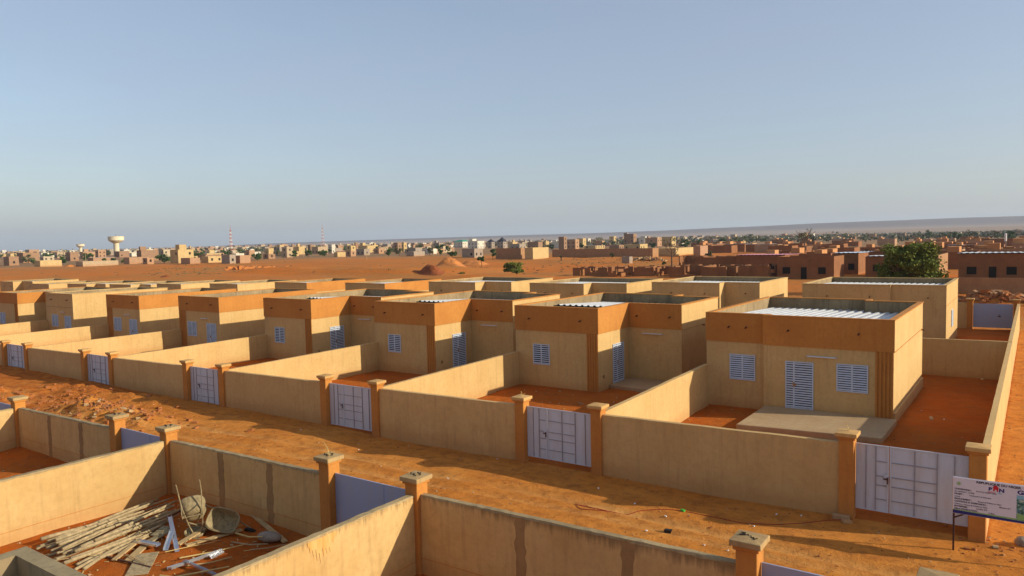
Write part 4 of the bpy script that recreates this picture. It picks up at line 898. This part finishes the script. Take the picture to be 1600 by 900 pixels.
# ------------------------------------------------------------------ town buildings
placed=[];spans=[]
def facewin(t,w,l,h,k,r,side):
    """dark window openings, each its own part; side 'f' = -Y face, 's' = +X face"""
    n=max(1,int((w if side=='f' else l)/3.2)); fl=max(1,int(h/3.0))
    for f in range(fl):
        for i in range(n):
            if r.random()<.25: continue
            c=(i+.5)/n*(w if side=='f' else l); z=f*3.0+1.1
            if z+1.2>h: continue
            mb=MB()
            if side=='f': mb.box(-w/2+c-.5,-w/2+c+.5,-l/2-.03,-l/2+.05,z,z+1.15)
            else: mb.box(w/2-.05,w/2+.03,-l/2+c-.5,-l/2+c+.5,z,z+1.15)
            mb.build('window',M['dark'],t)
def block(label,x,y,z,w,l,h,m,group=None,win=True,rz=0,extra=None,roof=None,seed=0,name='town_house',cat='house',par=.5):
    r=random.Random(seed); t=thing(name,label,cat,(x,y,z),rz,group); placed.append((x,y,max(w,l)*.6))
    a,b=w/2,l/2; th=.22; mb=MB()
    vs=[(-a,-b,-1),(a,-b,-1),(a,b,-1),(-a,b,-1),(-a,-b,h),(a,-b,h),(a,b,h),(-a,b,h),(-a+th,-b+th,h),(a-th,-b+th,h),(a-th,b-th,h),(-a+th,b-th,h),(-a+th,-b+th,h-par),(a-th,-b+th,h-par),(a-th,b-th,h-par),(-a+th,b-th,h-par)]
    fs=[(0,1,5,4),(1,2,6,5),(2,3,7,6),(3,0,4,7)]
    for i in range(4): j=(i+1)%4; fs+=[(4+i,4+j,8+j,8+i),(8+i,8+j,12+j,12+i)]
    fs.append((12,13,14,15)); mb.add(vs,fs); mb.build('wall',M[m],t)
    if win: facewin(t,w,l,h,3,r,'s'); facewin(t,w,l,h,3,r,'f')
    if extra:
        for (fx,fy,fw_,fl_,eh,em) in extra:   # stair head or upper floor; on mud houses a sunlit-coloured piece
            q=MB().box(-a+fx*w,-a+(fx+fw_)*w,-b+fy*l,-b+(fy+fl_)*l,h-.3,h+eh); q.build('upper_storey',M[em],t)
    if roof=='green': MB().add([(-a-.2,-b-.2,h),(a+.2,-b-.2,h),(a+.2,b+.2,h),(-a-.2,b+.2,h),(-a*.5,-b*.5,h+2.0),(a*.5,-b*.5,h+2.0),(a*.5,b*.5,h+2.0),(-a*.5,b*.5,h+2.0)],[(0,3,2,1),(4,5,6,7),(0,1,5,4),(1,2,6,5),(2,3,7,6),(3,0,4,7)]).build('roof',M['green'],t)
    if roof in('sheet','pinkroof','blueroof'):
        corrugated(t,-a-.2,a+.2,-b-.2,b+.2,h+.10,h-.02 if roof!='green' else h+.3,M['roof' if roof=='sheet' else roof],.8)
    if roof=='gable':
        MB().add([(-a-.3,-b-.3,h),(a+.3,-b-.3,h),(a+.3,b+.3,h),(-a-.3,b+.3,h),(0,0,h+min(w,l)*.62)],[(0,3,2,1),(0,1,4),(1,2,4),(2,3,4),(3,0,4)]).build('pointed_roof',M['blackroof'],t)
    return t
def town(label,x0,x1,top,base,m,ratio=1.2,group=None,zadd=0,**k):
    spans.append((x0,x1,base)); p=at((x0+x1)/2,base); d=depth(p); s=d/F; span=(x1-x0)*s; v=Vector((p.x-CAM.x,p.y-CAM.y)).normalized()
    w=span/(abs(v.y)+ratio*abs(v.x)); l=w*ratio; h=(base-top)*s
    p=p+Vector((v.x,v.y,0))*(abs(v.x)*w+abs(v.y)*l)*.5
    return block(label,p.x,p.y,p.z,w,l,h,m,group,seed=int(x0*3+top),**k)
T=town
T('yellow two storey house with a third floor room, largest left of the mast',268,302,390,411.5,'town6',extra=[(.2,.25,.5,.45,2.4,'town6')])
T('yellow orange low front building joined right of the yellow two storey house',284,312,403,412.5,'town5',.7,win=False)
T('small dark brown shed left of the dark green tree',224,240,403,413,'town5',.8)
T('long pale wall of a compound below the big water tower',123,182,408,415,'town0',2.5,win=False,name='compound',cat='wall')
T('tan low wall of a compound at the left, beside the dark tree',57,94,407,416,'town6',1.6,win=False,name='compound',cat='wall')
T('brick house with small dark windows under the big water tower',180,201,392.5,402,'town2',1)
T('pink rendered house left of the big water tower',149,165,390.5,403,'town5',1)
T('long house with a pale pink roof between the two water towers',140,178,402.5,408,'town5',2,roof='sheet')
T('dark sided brick house at the far left of the town',8,28,401,415,'town2',.7)
T('pale flat house above the far left brick house',12,32,396,404,'town6',1)
T('tall tan house left of the small water tower',104,122,394,408,'town2',.8)
T('cream house with flat roof left of the small water tower',84,104,394,403,'town0',1)
T('long orange compound wall right of the big water tower',196,232,402,412,'town5',2,win=False,name='compound',cat='wall')
T('white flat house right of the big water tower',201,216,395.5,401,'town3',1,roof='sheet')
T('small white house between the tower and the yellow house',243,254,393,398,'town3',1,roof='sheet')
T('low yellow building with dark open front left of the grey house',316,348,400.5,411,'town6',1.4)
T('grey cement house with two dark windows at the field edge',347,368,398,412,'town4',.5)
T('orange walled compound right of the grey house',367,391,399,411,'town5',1.3,win=False,name='compound',cat='wall')
T('white flat roofed building behind the grey house',362,381,396,403,'town3',1.2,win=False)
T('pale orange tall house right of the telecom mast',384,398,391,401,'town5',1)
T('pale yellow windowless block beside green trees',441,458,386,402.5,'town0',1)
T('brown brick house right of the orange wall',412,430,397,405,'town2',1)
T('cream two storey house left of the pale yellow block',414,428,388,397,'town6',1)
T('reddish house with pointed gable left of the second mast',481,491,382.5,396,'town2',1)
T('cream house cluster right of the second mast',513,524,382,396,'town3',.8)
T('low tan compound at the field edge below the cream cluster',522,540,394,401,'town6',2,win=False)
T('tan two storey house at the left of the lattice pole',542,556,384,398,'town6',1)
T('ochre low house in front of the tan two storey house',541,556,392,400,'town5',1)
T('dark grey unfinished house right of the tan two storey house',557,578,389,399,'town4',.7)
T('orange brown flat house near the wooden power pole',584,600,388,396,'town5',1)
T('brown two storey house with bare brick left of the green roof',615,628,379,394,'town2',1)
T('tan two storey house joined right of the brown two storey house',626,636,379,393,'town6',1)
T('pale grey flat house below the brown two storey house',640,660,387,399.5,'town4',1.2)
T('small purple grey walled yard left of the green roof',635,664,393,400,'town4',1.6,win=False,name='compound',cat='wall')
T('house with a bright green roof on the horizon near centre',709,734,377.5,387,'town3',1,roof='green')
T('large white two storey building right of the green roof',731,757,376.5,389,'town3',.9,extra=[(.0,.2,.35,.6,2.0,'town3')])
T('grey walled compound with pale door below the white building',722,755,388.5,403,'town4',.9)
T('dark grey long compound wall left of the pale beige wall',774,821,388,405.5,'mud2',.25,win=False,name='compound',cat='wall')
T('pale beige compound wall behind the slim tree',820,858,387,406,'town6',3,win=False,name='compound',cat='wall')
T('grey house with a dark pointed roof, left of the pair on the skyline',762,773,378,388,'town4',1,roof='gable')
T('grey house with a dark pointed roof, right of the pair on the skyline',777,793,377.5,388,'town4',1,roof='gable')
T('grey pale house right of the pointed roofs',797,822,381,390,'town4',1)
T('brown flat house behind the dark grey compound',824,848,378,390,'town2',.6)
T('tan tall narrow house behind the pale beige compound',845,858,377,388,'town6',1)
T('brown tower like three storey house right of centre',873,886,370,390,'town2',.9)
T('wide brown two storey house attached right of the brown tower house',885,905,374,389,'town5',.7)
T('yellow two storey house right of the wide brown house',902,916,372.5,386,'town6',1)
T('low white roofed shed in front of the tall houses',913,945,384,390,'town6',1.5,roof='sheet')
T('tan two storey house left of the openwork tower house',952,963,369.5,382,'town6',1)
T('tall unfinished house with open upper floor',975,995,365.5,384,'town2',.7,extra=[(.0,.0,.35,.35,1.2,'town4')])
T('pale house right of the tall unfinished house',998,1012,372,384,'town3',1)
T('orange tan long house right of the pale house',1008,1034,371.5,385,'town5',.8)
T('cream two storey house near the bare thin tree',1034,1056,370,384,'town6',1)
T('low ochre building with open front below the tall unfinished house',975,1012,381.5,391,'town6',1)
T('brown low building beside the field wall right of centre',952,975,383,391,'town2',1)
T('very long dark brown compound wall behind the pale grass',857,1029,389.5,402,'mud2',.12,win=False,name='compound',cat='wall')
T('yellow lit compound wall right of the long brown one',1028,1084,387.5,399,'town6',2.4,win=False,name='compound',cat='wall')
T('orange lit wall corner right of the yellow compound wall',1084,1106,384,399,'town5',3,win=False,name='compound',cat='wall')
# the mud brick quarter at the right
def mud(label,x0,x1,top,base,l,m='mud',roof=None,win=((.25,.55),),door=None,group=None,sil=1.0,**k):
    p=at((x0+x1)/2,base); Yf=p.y; 
    def X(px): d=ray(px,base); return CAM.x+d.x*(Yf-CAM.y)/d.y
    xa,xb=X(x0),X(x1); w=xb-xa; h=(base-top)*depth(p)/F; z=hz(p.x,p.y)
    t=block(label,(xa+xb)/2,Yf+l/2,z,w,l,h,m,group,win=False,roof=roof,seed=int(x0),name='mud_house',**k)
    for f0,f1 in win: MB().box(-w/2+f0*w,-w/2+f1*w,-l/2-.03,-l/2+.05,sil,sil+1.15).build('window',M['dark'],t)
    if door: MB().box(-w/2+door[0]*w,-w/2+door[1]*w,-l/2-.03,-l/2+.05,.1,2.15).build('door',M['dark'],t)
    return t
mud('brown house with two square windows and pale sheet roof at the right edge',1497,1700,396,440,10,win=((.07,.15),(.39,.47)),door=(.25,.31),roof='sheet')
wall('compound_wall','long brown wall in front of the right edge house',(-7,84.5),(14,84.5),(1.9,1.9),M['mud2'])
mud('brown house with two windows and a dark door in front of the pink roofs',1214,1303,401,437,8,win=((.10,.24),(.73,.86)),door=(.43,.53))
mud('brown house with bluish sheet roof left of the large acacia',1300,1341,396,430,10,roof='blueroof',win=((.62,.85),))
mud('brown house with white roof edge just left of the large acacia',1352,1392,401,433,8,roof='sheet',win=((.3,.55),))
mud('pale sided house with flat roof right of the large acacia',1430,1466,399,434,16,m='mud2',win=((.3,.5),))
mud('brown house with a pink sheet roof behind the unfinished walls',1150,1226,399,428,11,roof='pinkroof',win=((.70,.83),))
mud('low brown house behind the roofless walls, left of the pink roof',1098,1152,402,428,8,win=((.3,.42),))
def ruin(label,x0,x1,top,base,l,nseg,seed,m='mud'):
    """roofless brick house: outer and cross walls with stepped tops and doorways"""
    r=random.Random(seed); p=at((x0+x1)/2,base); Yf=p.y
    def X(px): d=ray(px,base); return CAM.x+d.x*(Yf-CAM.y)/d.y
    xa,xb=X(x0),X(x1); w=xb-xa; h=(base-top)*depth(p)/F; t=thing('unfinished_house',label,'house',(xa,Yf,hz(p.x,p.y))); th=.3
    def run(x_0,x_1,y,axis_):
        x=x_0; mb=MB()
        while x<x_1-.2:
            s=min(r.uniform(.7,2.4),x_1-x); g=r.random(); hh=h*r.uniform(.93,1.0)
            if g<.14 and x>x_0+.5: z0,z1=h*.80,h      # doorway under a lintel
            elif g<.52: z0,z1=-.5,h*r.uniform(.1,.55)                # window gap
            else: z0,z1=-.5,hh
            if axis_=='x': mb.box(x,x+s,y,y+th,z0,z1)
            else: mb.box(y,y+th,x,x+s,z0,z1)
            x+=s+.001
        mb.build('wall',M[m],t)
    run(0,w,0,'x'); run(0,w,l,'x'); run(0,w,l*.5,'x')
    for i in range(nseg+1): run(th+.01,l-.01,(w-th)*i/nseg,'y')
    return t
ruin('roofless unfinished mud brick house nearest the field, with gaps in its walls',950,1046,417,433,9,5,1)
ruin('roofless unfinished brick house with a tall lit end wall, left of the pink roof',1046,1090,416,436,10,2,2)
ruin('roofless unfinished house with lit door gaps in front of the pink roof house',1096,1176,416,438,9,3,3)
ruin('unfinished house with a sunlit gable wall behind the roofless ones',1060,1140,400,417,9,3,4)
ruin('roofless shell with orange lit cross walls right of the roofless row',1176,1200,414,438,9,1,5)
ruin('unfinished walls at the left end of the roofless group',895,950,418,431,8,4,6)
# rest of the quarter: rows of dark fronted houses with sunlit ends
r=random.Random(21); cnt=0
def free(x,y,s): return all((x-a)**2+(y-b)**2>(s+c)**2*.75 for a,b,c in placed)
for tries in range(900):
    if cnt>=75: break
    px=r.uniform(1090,1680); by=r.uniform(378,420) if px>1200 else r.uniform(384,398); p=at(px,by); w=r.uniform(7,12); l=r.uniform(6,11)
    if not free(p.x,p.y,w*.72): continue
    d=depth(p); v=r.random(); mm=['mud','mud','mud2','mud','town5'][int(v*5)]
    if p.x>9 and p.y<120: continue
    block('flat roofed brown mud brick house of the quarter stretching to the plain at right',p.x,p.y,hz(p.x,p.y),w,l,r.uniform(2.7,3.7),mm,'mud brick houses of the right hand quarter',win=(d<260),extra=[(r.uniform(0,.6),r.uniform(0,.3),.22,.55,r.uniform(.5,1.5),'litmud')] if r.random()<.75 else None,roof=r.choice([None,None,None,None,'sheet']),seed=tries,name='mud_house'); cnt+=1
# ordinary houses of the town across the field
hides=lambda px,by,m_: any(a-m_<px<b+m_ and by>=c-2 for a,b,c in spans)
for i in range(170):
    px=r.uniform(-20,1200); hy=392-.0213*px; ed=float(np.interp(px,[0,300,400,500,700,850,1100,1200],[410,407,402,398,398,388,386,386])); by=hy+6+(ed-hy-7)*r.random(); p=at(px,by); w=r.uniform(5,10); h=r.uniform(4,7)
    if hides(px,by,5): continue
    tree('town_tree','dark green tree between the houses of the town across the field',(p.x,p.y,p.z-.1),h,w,300,.42,r.choice(['leaf2','leaf2','leaf3']),.2,'trees among the town houses',8,.75,200+i)
cnt=0
for tries in range(2500):
    if cnt>=185: break
    px=r.uniform(-60,1180); hy=392-.0213*px; ed=float(np.interp(px,[0,300,400,500,700,850,1100,1200],[412,409,404,399,399,389,388,388])); by=hy+5.5+(ed-hy-6.5)*r.random()**.8
    if (px>1060 and by>384) or hides(px,by,8): continue
    p=at(px,by); w=r.uniform(5,11); l=r.uniform(5,11)
    if not free(p.x,p.y,w*.5): continue
    two=r.random()<.22; mm='town%d'%r.choice([0,1,2,2,5,5,6,6,3,4])
    block('small flat roofed house of the town across the red field',p.x,p.y,hz(p.x,p.y),w,l,(r.uniform(5.2,6.6) if two else r.uniform(2.5,3.5)),mm,'houses of the town across the field',win=(depth(p)<800 and r.random()<.8),extra=[(r.uniform(0,.6),r.uniform(0,.5),.3,.35,2.2,mm)] if r.random()<.35 else None,roof='sheet' if r.random()<.12 else None,seed=tries); cnt+=1
# further out nobody could count them: one mass of houses, one of trees
mb=MB(); 
for i in range(2600):
    px=r.uniform(-150,1330) if i%6 else r.uniform(1000,1700); d=r.uniform(1050,4200)**1.0 if i%3 else r.uniform(900,1900)
    if px>1150 and r.random()<.55: continue
    q=ray(px,400); q=Vector((q.x,q.y)).normalized(); x,y=CAM.x+q.x*d,CAM.y+q.y*d; w=r.uniform(5,12); l=r.uniform(5,12); h=r.choice([2.8,3.0,3.2,3.4,5.8,3.0]) if r.random()<.96 else r.uniform(7,10)
    mb.box(x-w/2,x+w/2,y-l/2,y+l/2,-1,h,r.randrange(6))
tag(mb.build('distant_town',[M['town0'],M['town3'],M['town2'],M['town6'],M['town4'],M['town5']]),'mass of small pale houses filling the plain before the escarpment',kind='stuff')
C_=[];gg=np.random.default_rng(9)
for i in range(1500):
    k=r.random(); px=r.uniform(-100,1700) if k<.35 else r.uniform(950,1750); d=r.uniform(620,3600) if px>1130 else r.uniform(700,3600)
    q=ray(px,400); q=Vector((q.x,q.y)).normalized(); x,y=CAM.x+q.x*d,CAM.y+q.y*d; w=r.uniform(4,9); h=r.uniform(3,7)
    n=46 if d<1500 else 26; p=gg.normal(size=(n,3))*[w*.30,w*.30,h*.24]; C_.append(p+[x,y,h*.55])
C_=np.concatenate(C_)
tag(leaves_mesh('distant_trees',C_,1.0,M['leaf4'],None,3),'scrubby dark trees scattered thickly over the far plain',kind='stuff')
# dry tufts on the field
C_=[]
for i in range(420):
    px=r.choice([r.uniform(0,1100),r.gauss(300,40),r.gauss(960,70)]); by=r.uniform(404,430); p=at(px,by)
    if p.y<60 and p.x>-150: continue
    n=14; s=r.uniform(.2,.6); C_.append(gg.normal(size=(n,3))*[s*.6,s*.6,s*.12]+[p.x,p.y,gz(p.x,p.y)+s*.15])
tag(leaves_mesh('field_tufts',np.concatenate(C_),.14,M['leaf3'],None,4),'dry tufts of grass and low scrub over the red field',kind='stuff')
# ------------------------------------------------------------------ water towers, masts, poles
def water_tower(label,px,base,top,wpx,d):
    q=ray(px,base); v=Vector((q.x,q.y)).normalized(); p=Vector((CAM.x+v.x*d,CAM.y+v.y*d,0)); s=d*fw.dot(Vector((v.x,v.y,0)))/F
    q=ray(px,top); H_=CAM.z+q.z/math.hypot(q.x,q.y)*d; w=wpx*s/2; t=thing('water_tower',label,'water tower',p)
    MB().lathe([(w*.40,-1),(w*.37,H_*.25),(w*.355,H_-w*1.0),(w*.38,H_-w*.92)],32).build('shaft',M['tower'],t,smooth=True)
    MB().lathe([(w*.38,H_-w*.93),(w*.62,H_-w*.80),(w*.92,H_-w*.60),(w*.97,H_-w*.54),(w,H_-w*.50),(w,H_-w*.06),(w*1.02,H_-w*.05),(w*1.02,H_),(w*.9,H_),(w*.1,H_+w*.06),(0,H_+w*.06)],40).build('tank',M['tower'],t)
    MB().tube([(0,0,H_),(0,0,H_+w*.25)],w*.03,6).build('vent_pipe',M['rust'],t)
water_tower('large cream concrete water tower with a wide drum on a thick shaft',182.5,398,369.5,22.5,780)
water_tower('smaller and farther cream water tower left of the large one',126.5,399,381.5,11.5,1500)
def mast(label,px,base,top,d,wpx,n=14):
    q=ray(px,top); hr=math.hypot(q.x,q.y); v=Vector((q.x,q.y)).normalized(); H_=CAM.z+q.z/hr*d; w=wpx*d/F/2
    t=thing('telecom_mast',label,'mast',(CAM.x+v.x*d,CAM.y+v.y*d,0)); 
    for k in range(n):
        mb=MB(); z0,z1=H_*.86*k/n,H_*.86*(k+1)/n; a0=w*(1-.75*k/n);a1=w*(1-.75*(k+1)/n); th=.085
        c=[(-1,-1),(1,-1),(1,1),(-1,1)]
        for i in range(4):
            x,y=c[i];X_2,Y_2=c[(i+1)%4]
            mb.bar((x*a0,y*a0,z0),(x*a1,y*a1,z1),th*1.5); mb.bar((x*a0,y*a0,z0),(X_2*a1,Y_2*a1,z1),th); mb.bar((x*a0,y*a0,z0),(X_2*a0,Y_2*a0,z0),th)
        mb.build('lattice_section',M['mastred'] if k%2 else M['mastwhite'],t)
    MB().tube([(0,0,H_*.86),(0,0,H_)],.14,6).build('antenna_rod',M['mastred'],t)
def mound(label,px,py,wpx,hpx,seed,m='clod'):
    p=at(px,py); s=depth(p)/F; w=wpx*s/2*1.3; h=hpx*s*.7; n=46; g=np.linspace(-1.25,1.25,n); A,B=np.meshgrid(g,g); wx=A*w+p.x; wy=B*w*.8+p.y
    z=h*np.exp(-(np.abs(A+.25*B)**3.4+np.abs(B)**3.0)*2.6)*(1+.8*vnoise(wx,wy,w*.9,seed)+.35*vnoise(wx,wy,w*.35,seed+1)+.2*vnoise(wx,wy,w*.14,seed+2))-.12
    z=z+hfine(wx,wy); V=list(zip(wx.ravel(),wy.ravel(),z.ravel())); Fc=[(j*n+i,j*n+i+1,(j+1)*n+i+1,(j+1)*n+i) for j in range(n-1) for i in range(n-1)]
    o=MB().add(V,Fc).build('earth_mound',M[m],smooth=True); tag(o,label,'mound'); return o
M['redearth']=plain('shaded_red_earth',(.28,.075,.02),1,0,.5,1.2,.6); M['orangeearth']=plain('orange_spoil_earth',(.60,.21,.05),1,0,.35,.8,.6)  # red earth darkened in colour for the shaded side of the mound
mound('dark red steep earth mound on the field left of the orange mounds',674,430,36,17,51,'redearth')
mound('orange red spoil mound right of the dark one',705,423,46,15,54,'orangeearth')
mound('flat orange mound behind the lone small tree',742,414,40,8,57,'orangeearth')
mound('small dark earth heap on the field near the left foreground roofs',257,433,16,4,60,'redearth')
mound('low orange mound in front of the left town walls',108,416,20,4,63,'orangeearth')
# ridges of turned soil along the scarp
sc=MB(); rr_=random.Random(8)
for i in range(46):
    px=352+i*4.6+rr_.uniform(-1,1); p=at(px,421-(i%3)+rr_.uniform(-.8,.8)); s=rr_.uniform(.5,1.0)
    for j in range(3):
        v,f=rough_box(p.x+j*.5*s,p.y+j*1.0*s,p.z+.15,s*.5,s*1.0,s*.5,rr_,.3); sc.add(v,f)
tag(sc.build('soil_ridges',M['orangeearth']),'row of tipped soil ridges along the low scarp on the field',kind='stuff')
mast('red and white lattice mast standing above the grey house',359.5,398,352.5,620,4.5)
mast('paler lattice mast farther right beyond the tree pair',503.5,392,350,900,5)
def pole(label,px,base,top,arm=True,th=.13):
    p=at(px,base); s=depth(p)/F; h=(base-top)*s; t=thing('power_pole',label,'pole',p)
    MB().tube([(0,0,-.5),(0,0,h)],[th,th*.7],7).build('post',M['wood'],t)
    if arm: MB().bar((-.7,0,h-.4),(.7,0,h-.4),.12).build('cross_arm',M['wood'],t)
pole('wooden power pole standing on the field edge left of centre',573,407,383)
pole('wooden power pole in front of the grey roofs near the centre left',677,400,375)
pole('pale power pole in front of the dark green tree at left',134,409,394)
pole('short pole right of the yellow two storey house front',279,412,402,False)
pole('pole between the tan houses left of the second mast',474,402,388,False)
pole('pale slim pole right of the green roof area',704,402,384)
# white tank on the right
p=at(1571,386); t=thing('water_tank','small white cylindrical tank raised above the far right houses','tank',(p.x,p.y,0)); s=depth(p)/F
MB().lathe([(0,2.6),(1.4*s*1.2,2.6),(1.4*s*1.2,(386-365)*s),(0,(386-364.5)*s)],16).build('drum',M['litter'],t); MB().box(-1.3*s,1.3*s,-1.3*s,1.3*s,-.5,2.6).build('plinth',M['town4'],t)
# stacked blocks on the pale grass
p=at(1012,409); v_=[]
mb=MB()
for i in range(70):
    v,f=rough_box(p.x+r.gauss(0,3.0),p.y+r.gauss(0,1.4),p.z+r.uniform(.2,1.4),.45,.3,.3,r); mb.add(v,f,i%2)
tag(mb.build('brick_pile',[M['stone'],M['mud2']]),'pile of loose pale blocks on the grass right of centre',kind='stuff')
p=at(980,413); block('small grey site hut on the grass left of the block pile',p.x,p.y,p.z,2.6,2.2,2.4,'town4',win=False,name='hut',cat='hut')
# ------------------------------------------------------------------ light, sky, air
EL=math.radians(20.9); dirs=Vector((1,.33)).normalized()
az=math.atan2(dirs.x,dirs.y)
sd=bpy.data.lights.new('sun','SUN'); sd.energy=5.0; sd.angle=math.radians(.5); sd.color=(1,.94,.76)
so=bpy.data.objects.new('sun',sd); COL.objects.link(so)
v=Vector((dirs.x*math.cos(EL),dirs.y*math.cos(EL),math.sin(EL))); so.rotation_euler=v.to_track_quat('Z','Y').to_euler(); so.location=(20,0,40)
W=bpy.data.worlds.new('World'); S.world=W; W.use_nodes=True; nt=W.node_tree
sky=nt.nodes.new('ShaderNodeTexSky'); sky.sky_type='NISHITA'; sky.sun_disc=False; sky.sun_elevation=EL; sky.sun_rotation=az
sky.air_density=1.0; sky.dust_density=1.7; sky.ozone_density=1.3; sky.altitude=200
bg=nt.nodes['Background']; bg.inputs[1].default_value=.15; mx=nt.nodes.new('ShaderNodeMix'); mx.data_type='RGBA'; tcw=nt.nodes.new('ShaderNodeTexCoord'); mpw=nt.nodes.new('ShaderNodeMapping'); mpw.inputs['Scale'].default_value=(1.2,2.2,7); nw=nt.nodes.new('ShaderNodeTexNoise'); nw.inputs['Scale'].default_value=1.6; nw.inputs['Detail'].default_value=7; nw.inputs['Roughness'].default_value=.6
nt.links.new(tcw.outputs['Generated'],mpw.inputs[0]); nt.links.new(mpw.outputs[0],nw.inputs['Vector']); mr_=nt.nodes.new('ShaderNodeMapRange'); mr_.inputs[1].default_value=.3; mr_.inputs[2].default_value=.75; mr_.inputs[3].default_value=.34; mr_.inputs[4].default_value=.56; nt.links.new(nw.outputs['Fac'],mr_.inputs[0]); nt.links.new(mr_.outputs[0],mx.inputs[0]); mx.inputs[7].default_value=(2.65,2.98,3.75,1); nt.links.new(sky.outputs[0],mx.inputs[6]); nt.links.new(mx.outputs[2],bg.inputs[0])   # thin high veil of dust paling the whole sky
vm=bpy.data.materials.new('haze_air'); vm.use_nodes=True; nt=vm.node_tree; nt.nodes.clear()
o_=nt.nodes.new('ShaderNodeOutputMaterial'); pv=nt.nodes.new('ShaderNodeVolumePrincipled'); pv.inputs['Density'].default_value=9e-5; pv.inputs['Color'].default_value=(.74,.82,.95,1); pv.inputs['Anisotropy'].default_value=.1
nt.links.new(pv.outputs[0],o_.inputs['Volume'])
hb=MB().box(-15000,15000,-4000,17000,-6,260).build('haze',vm); tag(hb,kind='stuff')
S.view_settings.view_transform='Standard'; S.view_settings.look='None'; S.view_settings.exposure=.12; S.view_settings.gamma=1
S.render.engine='CYCLES'
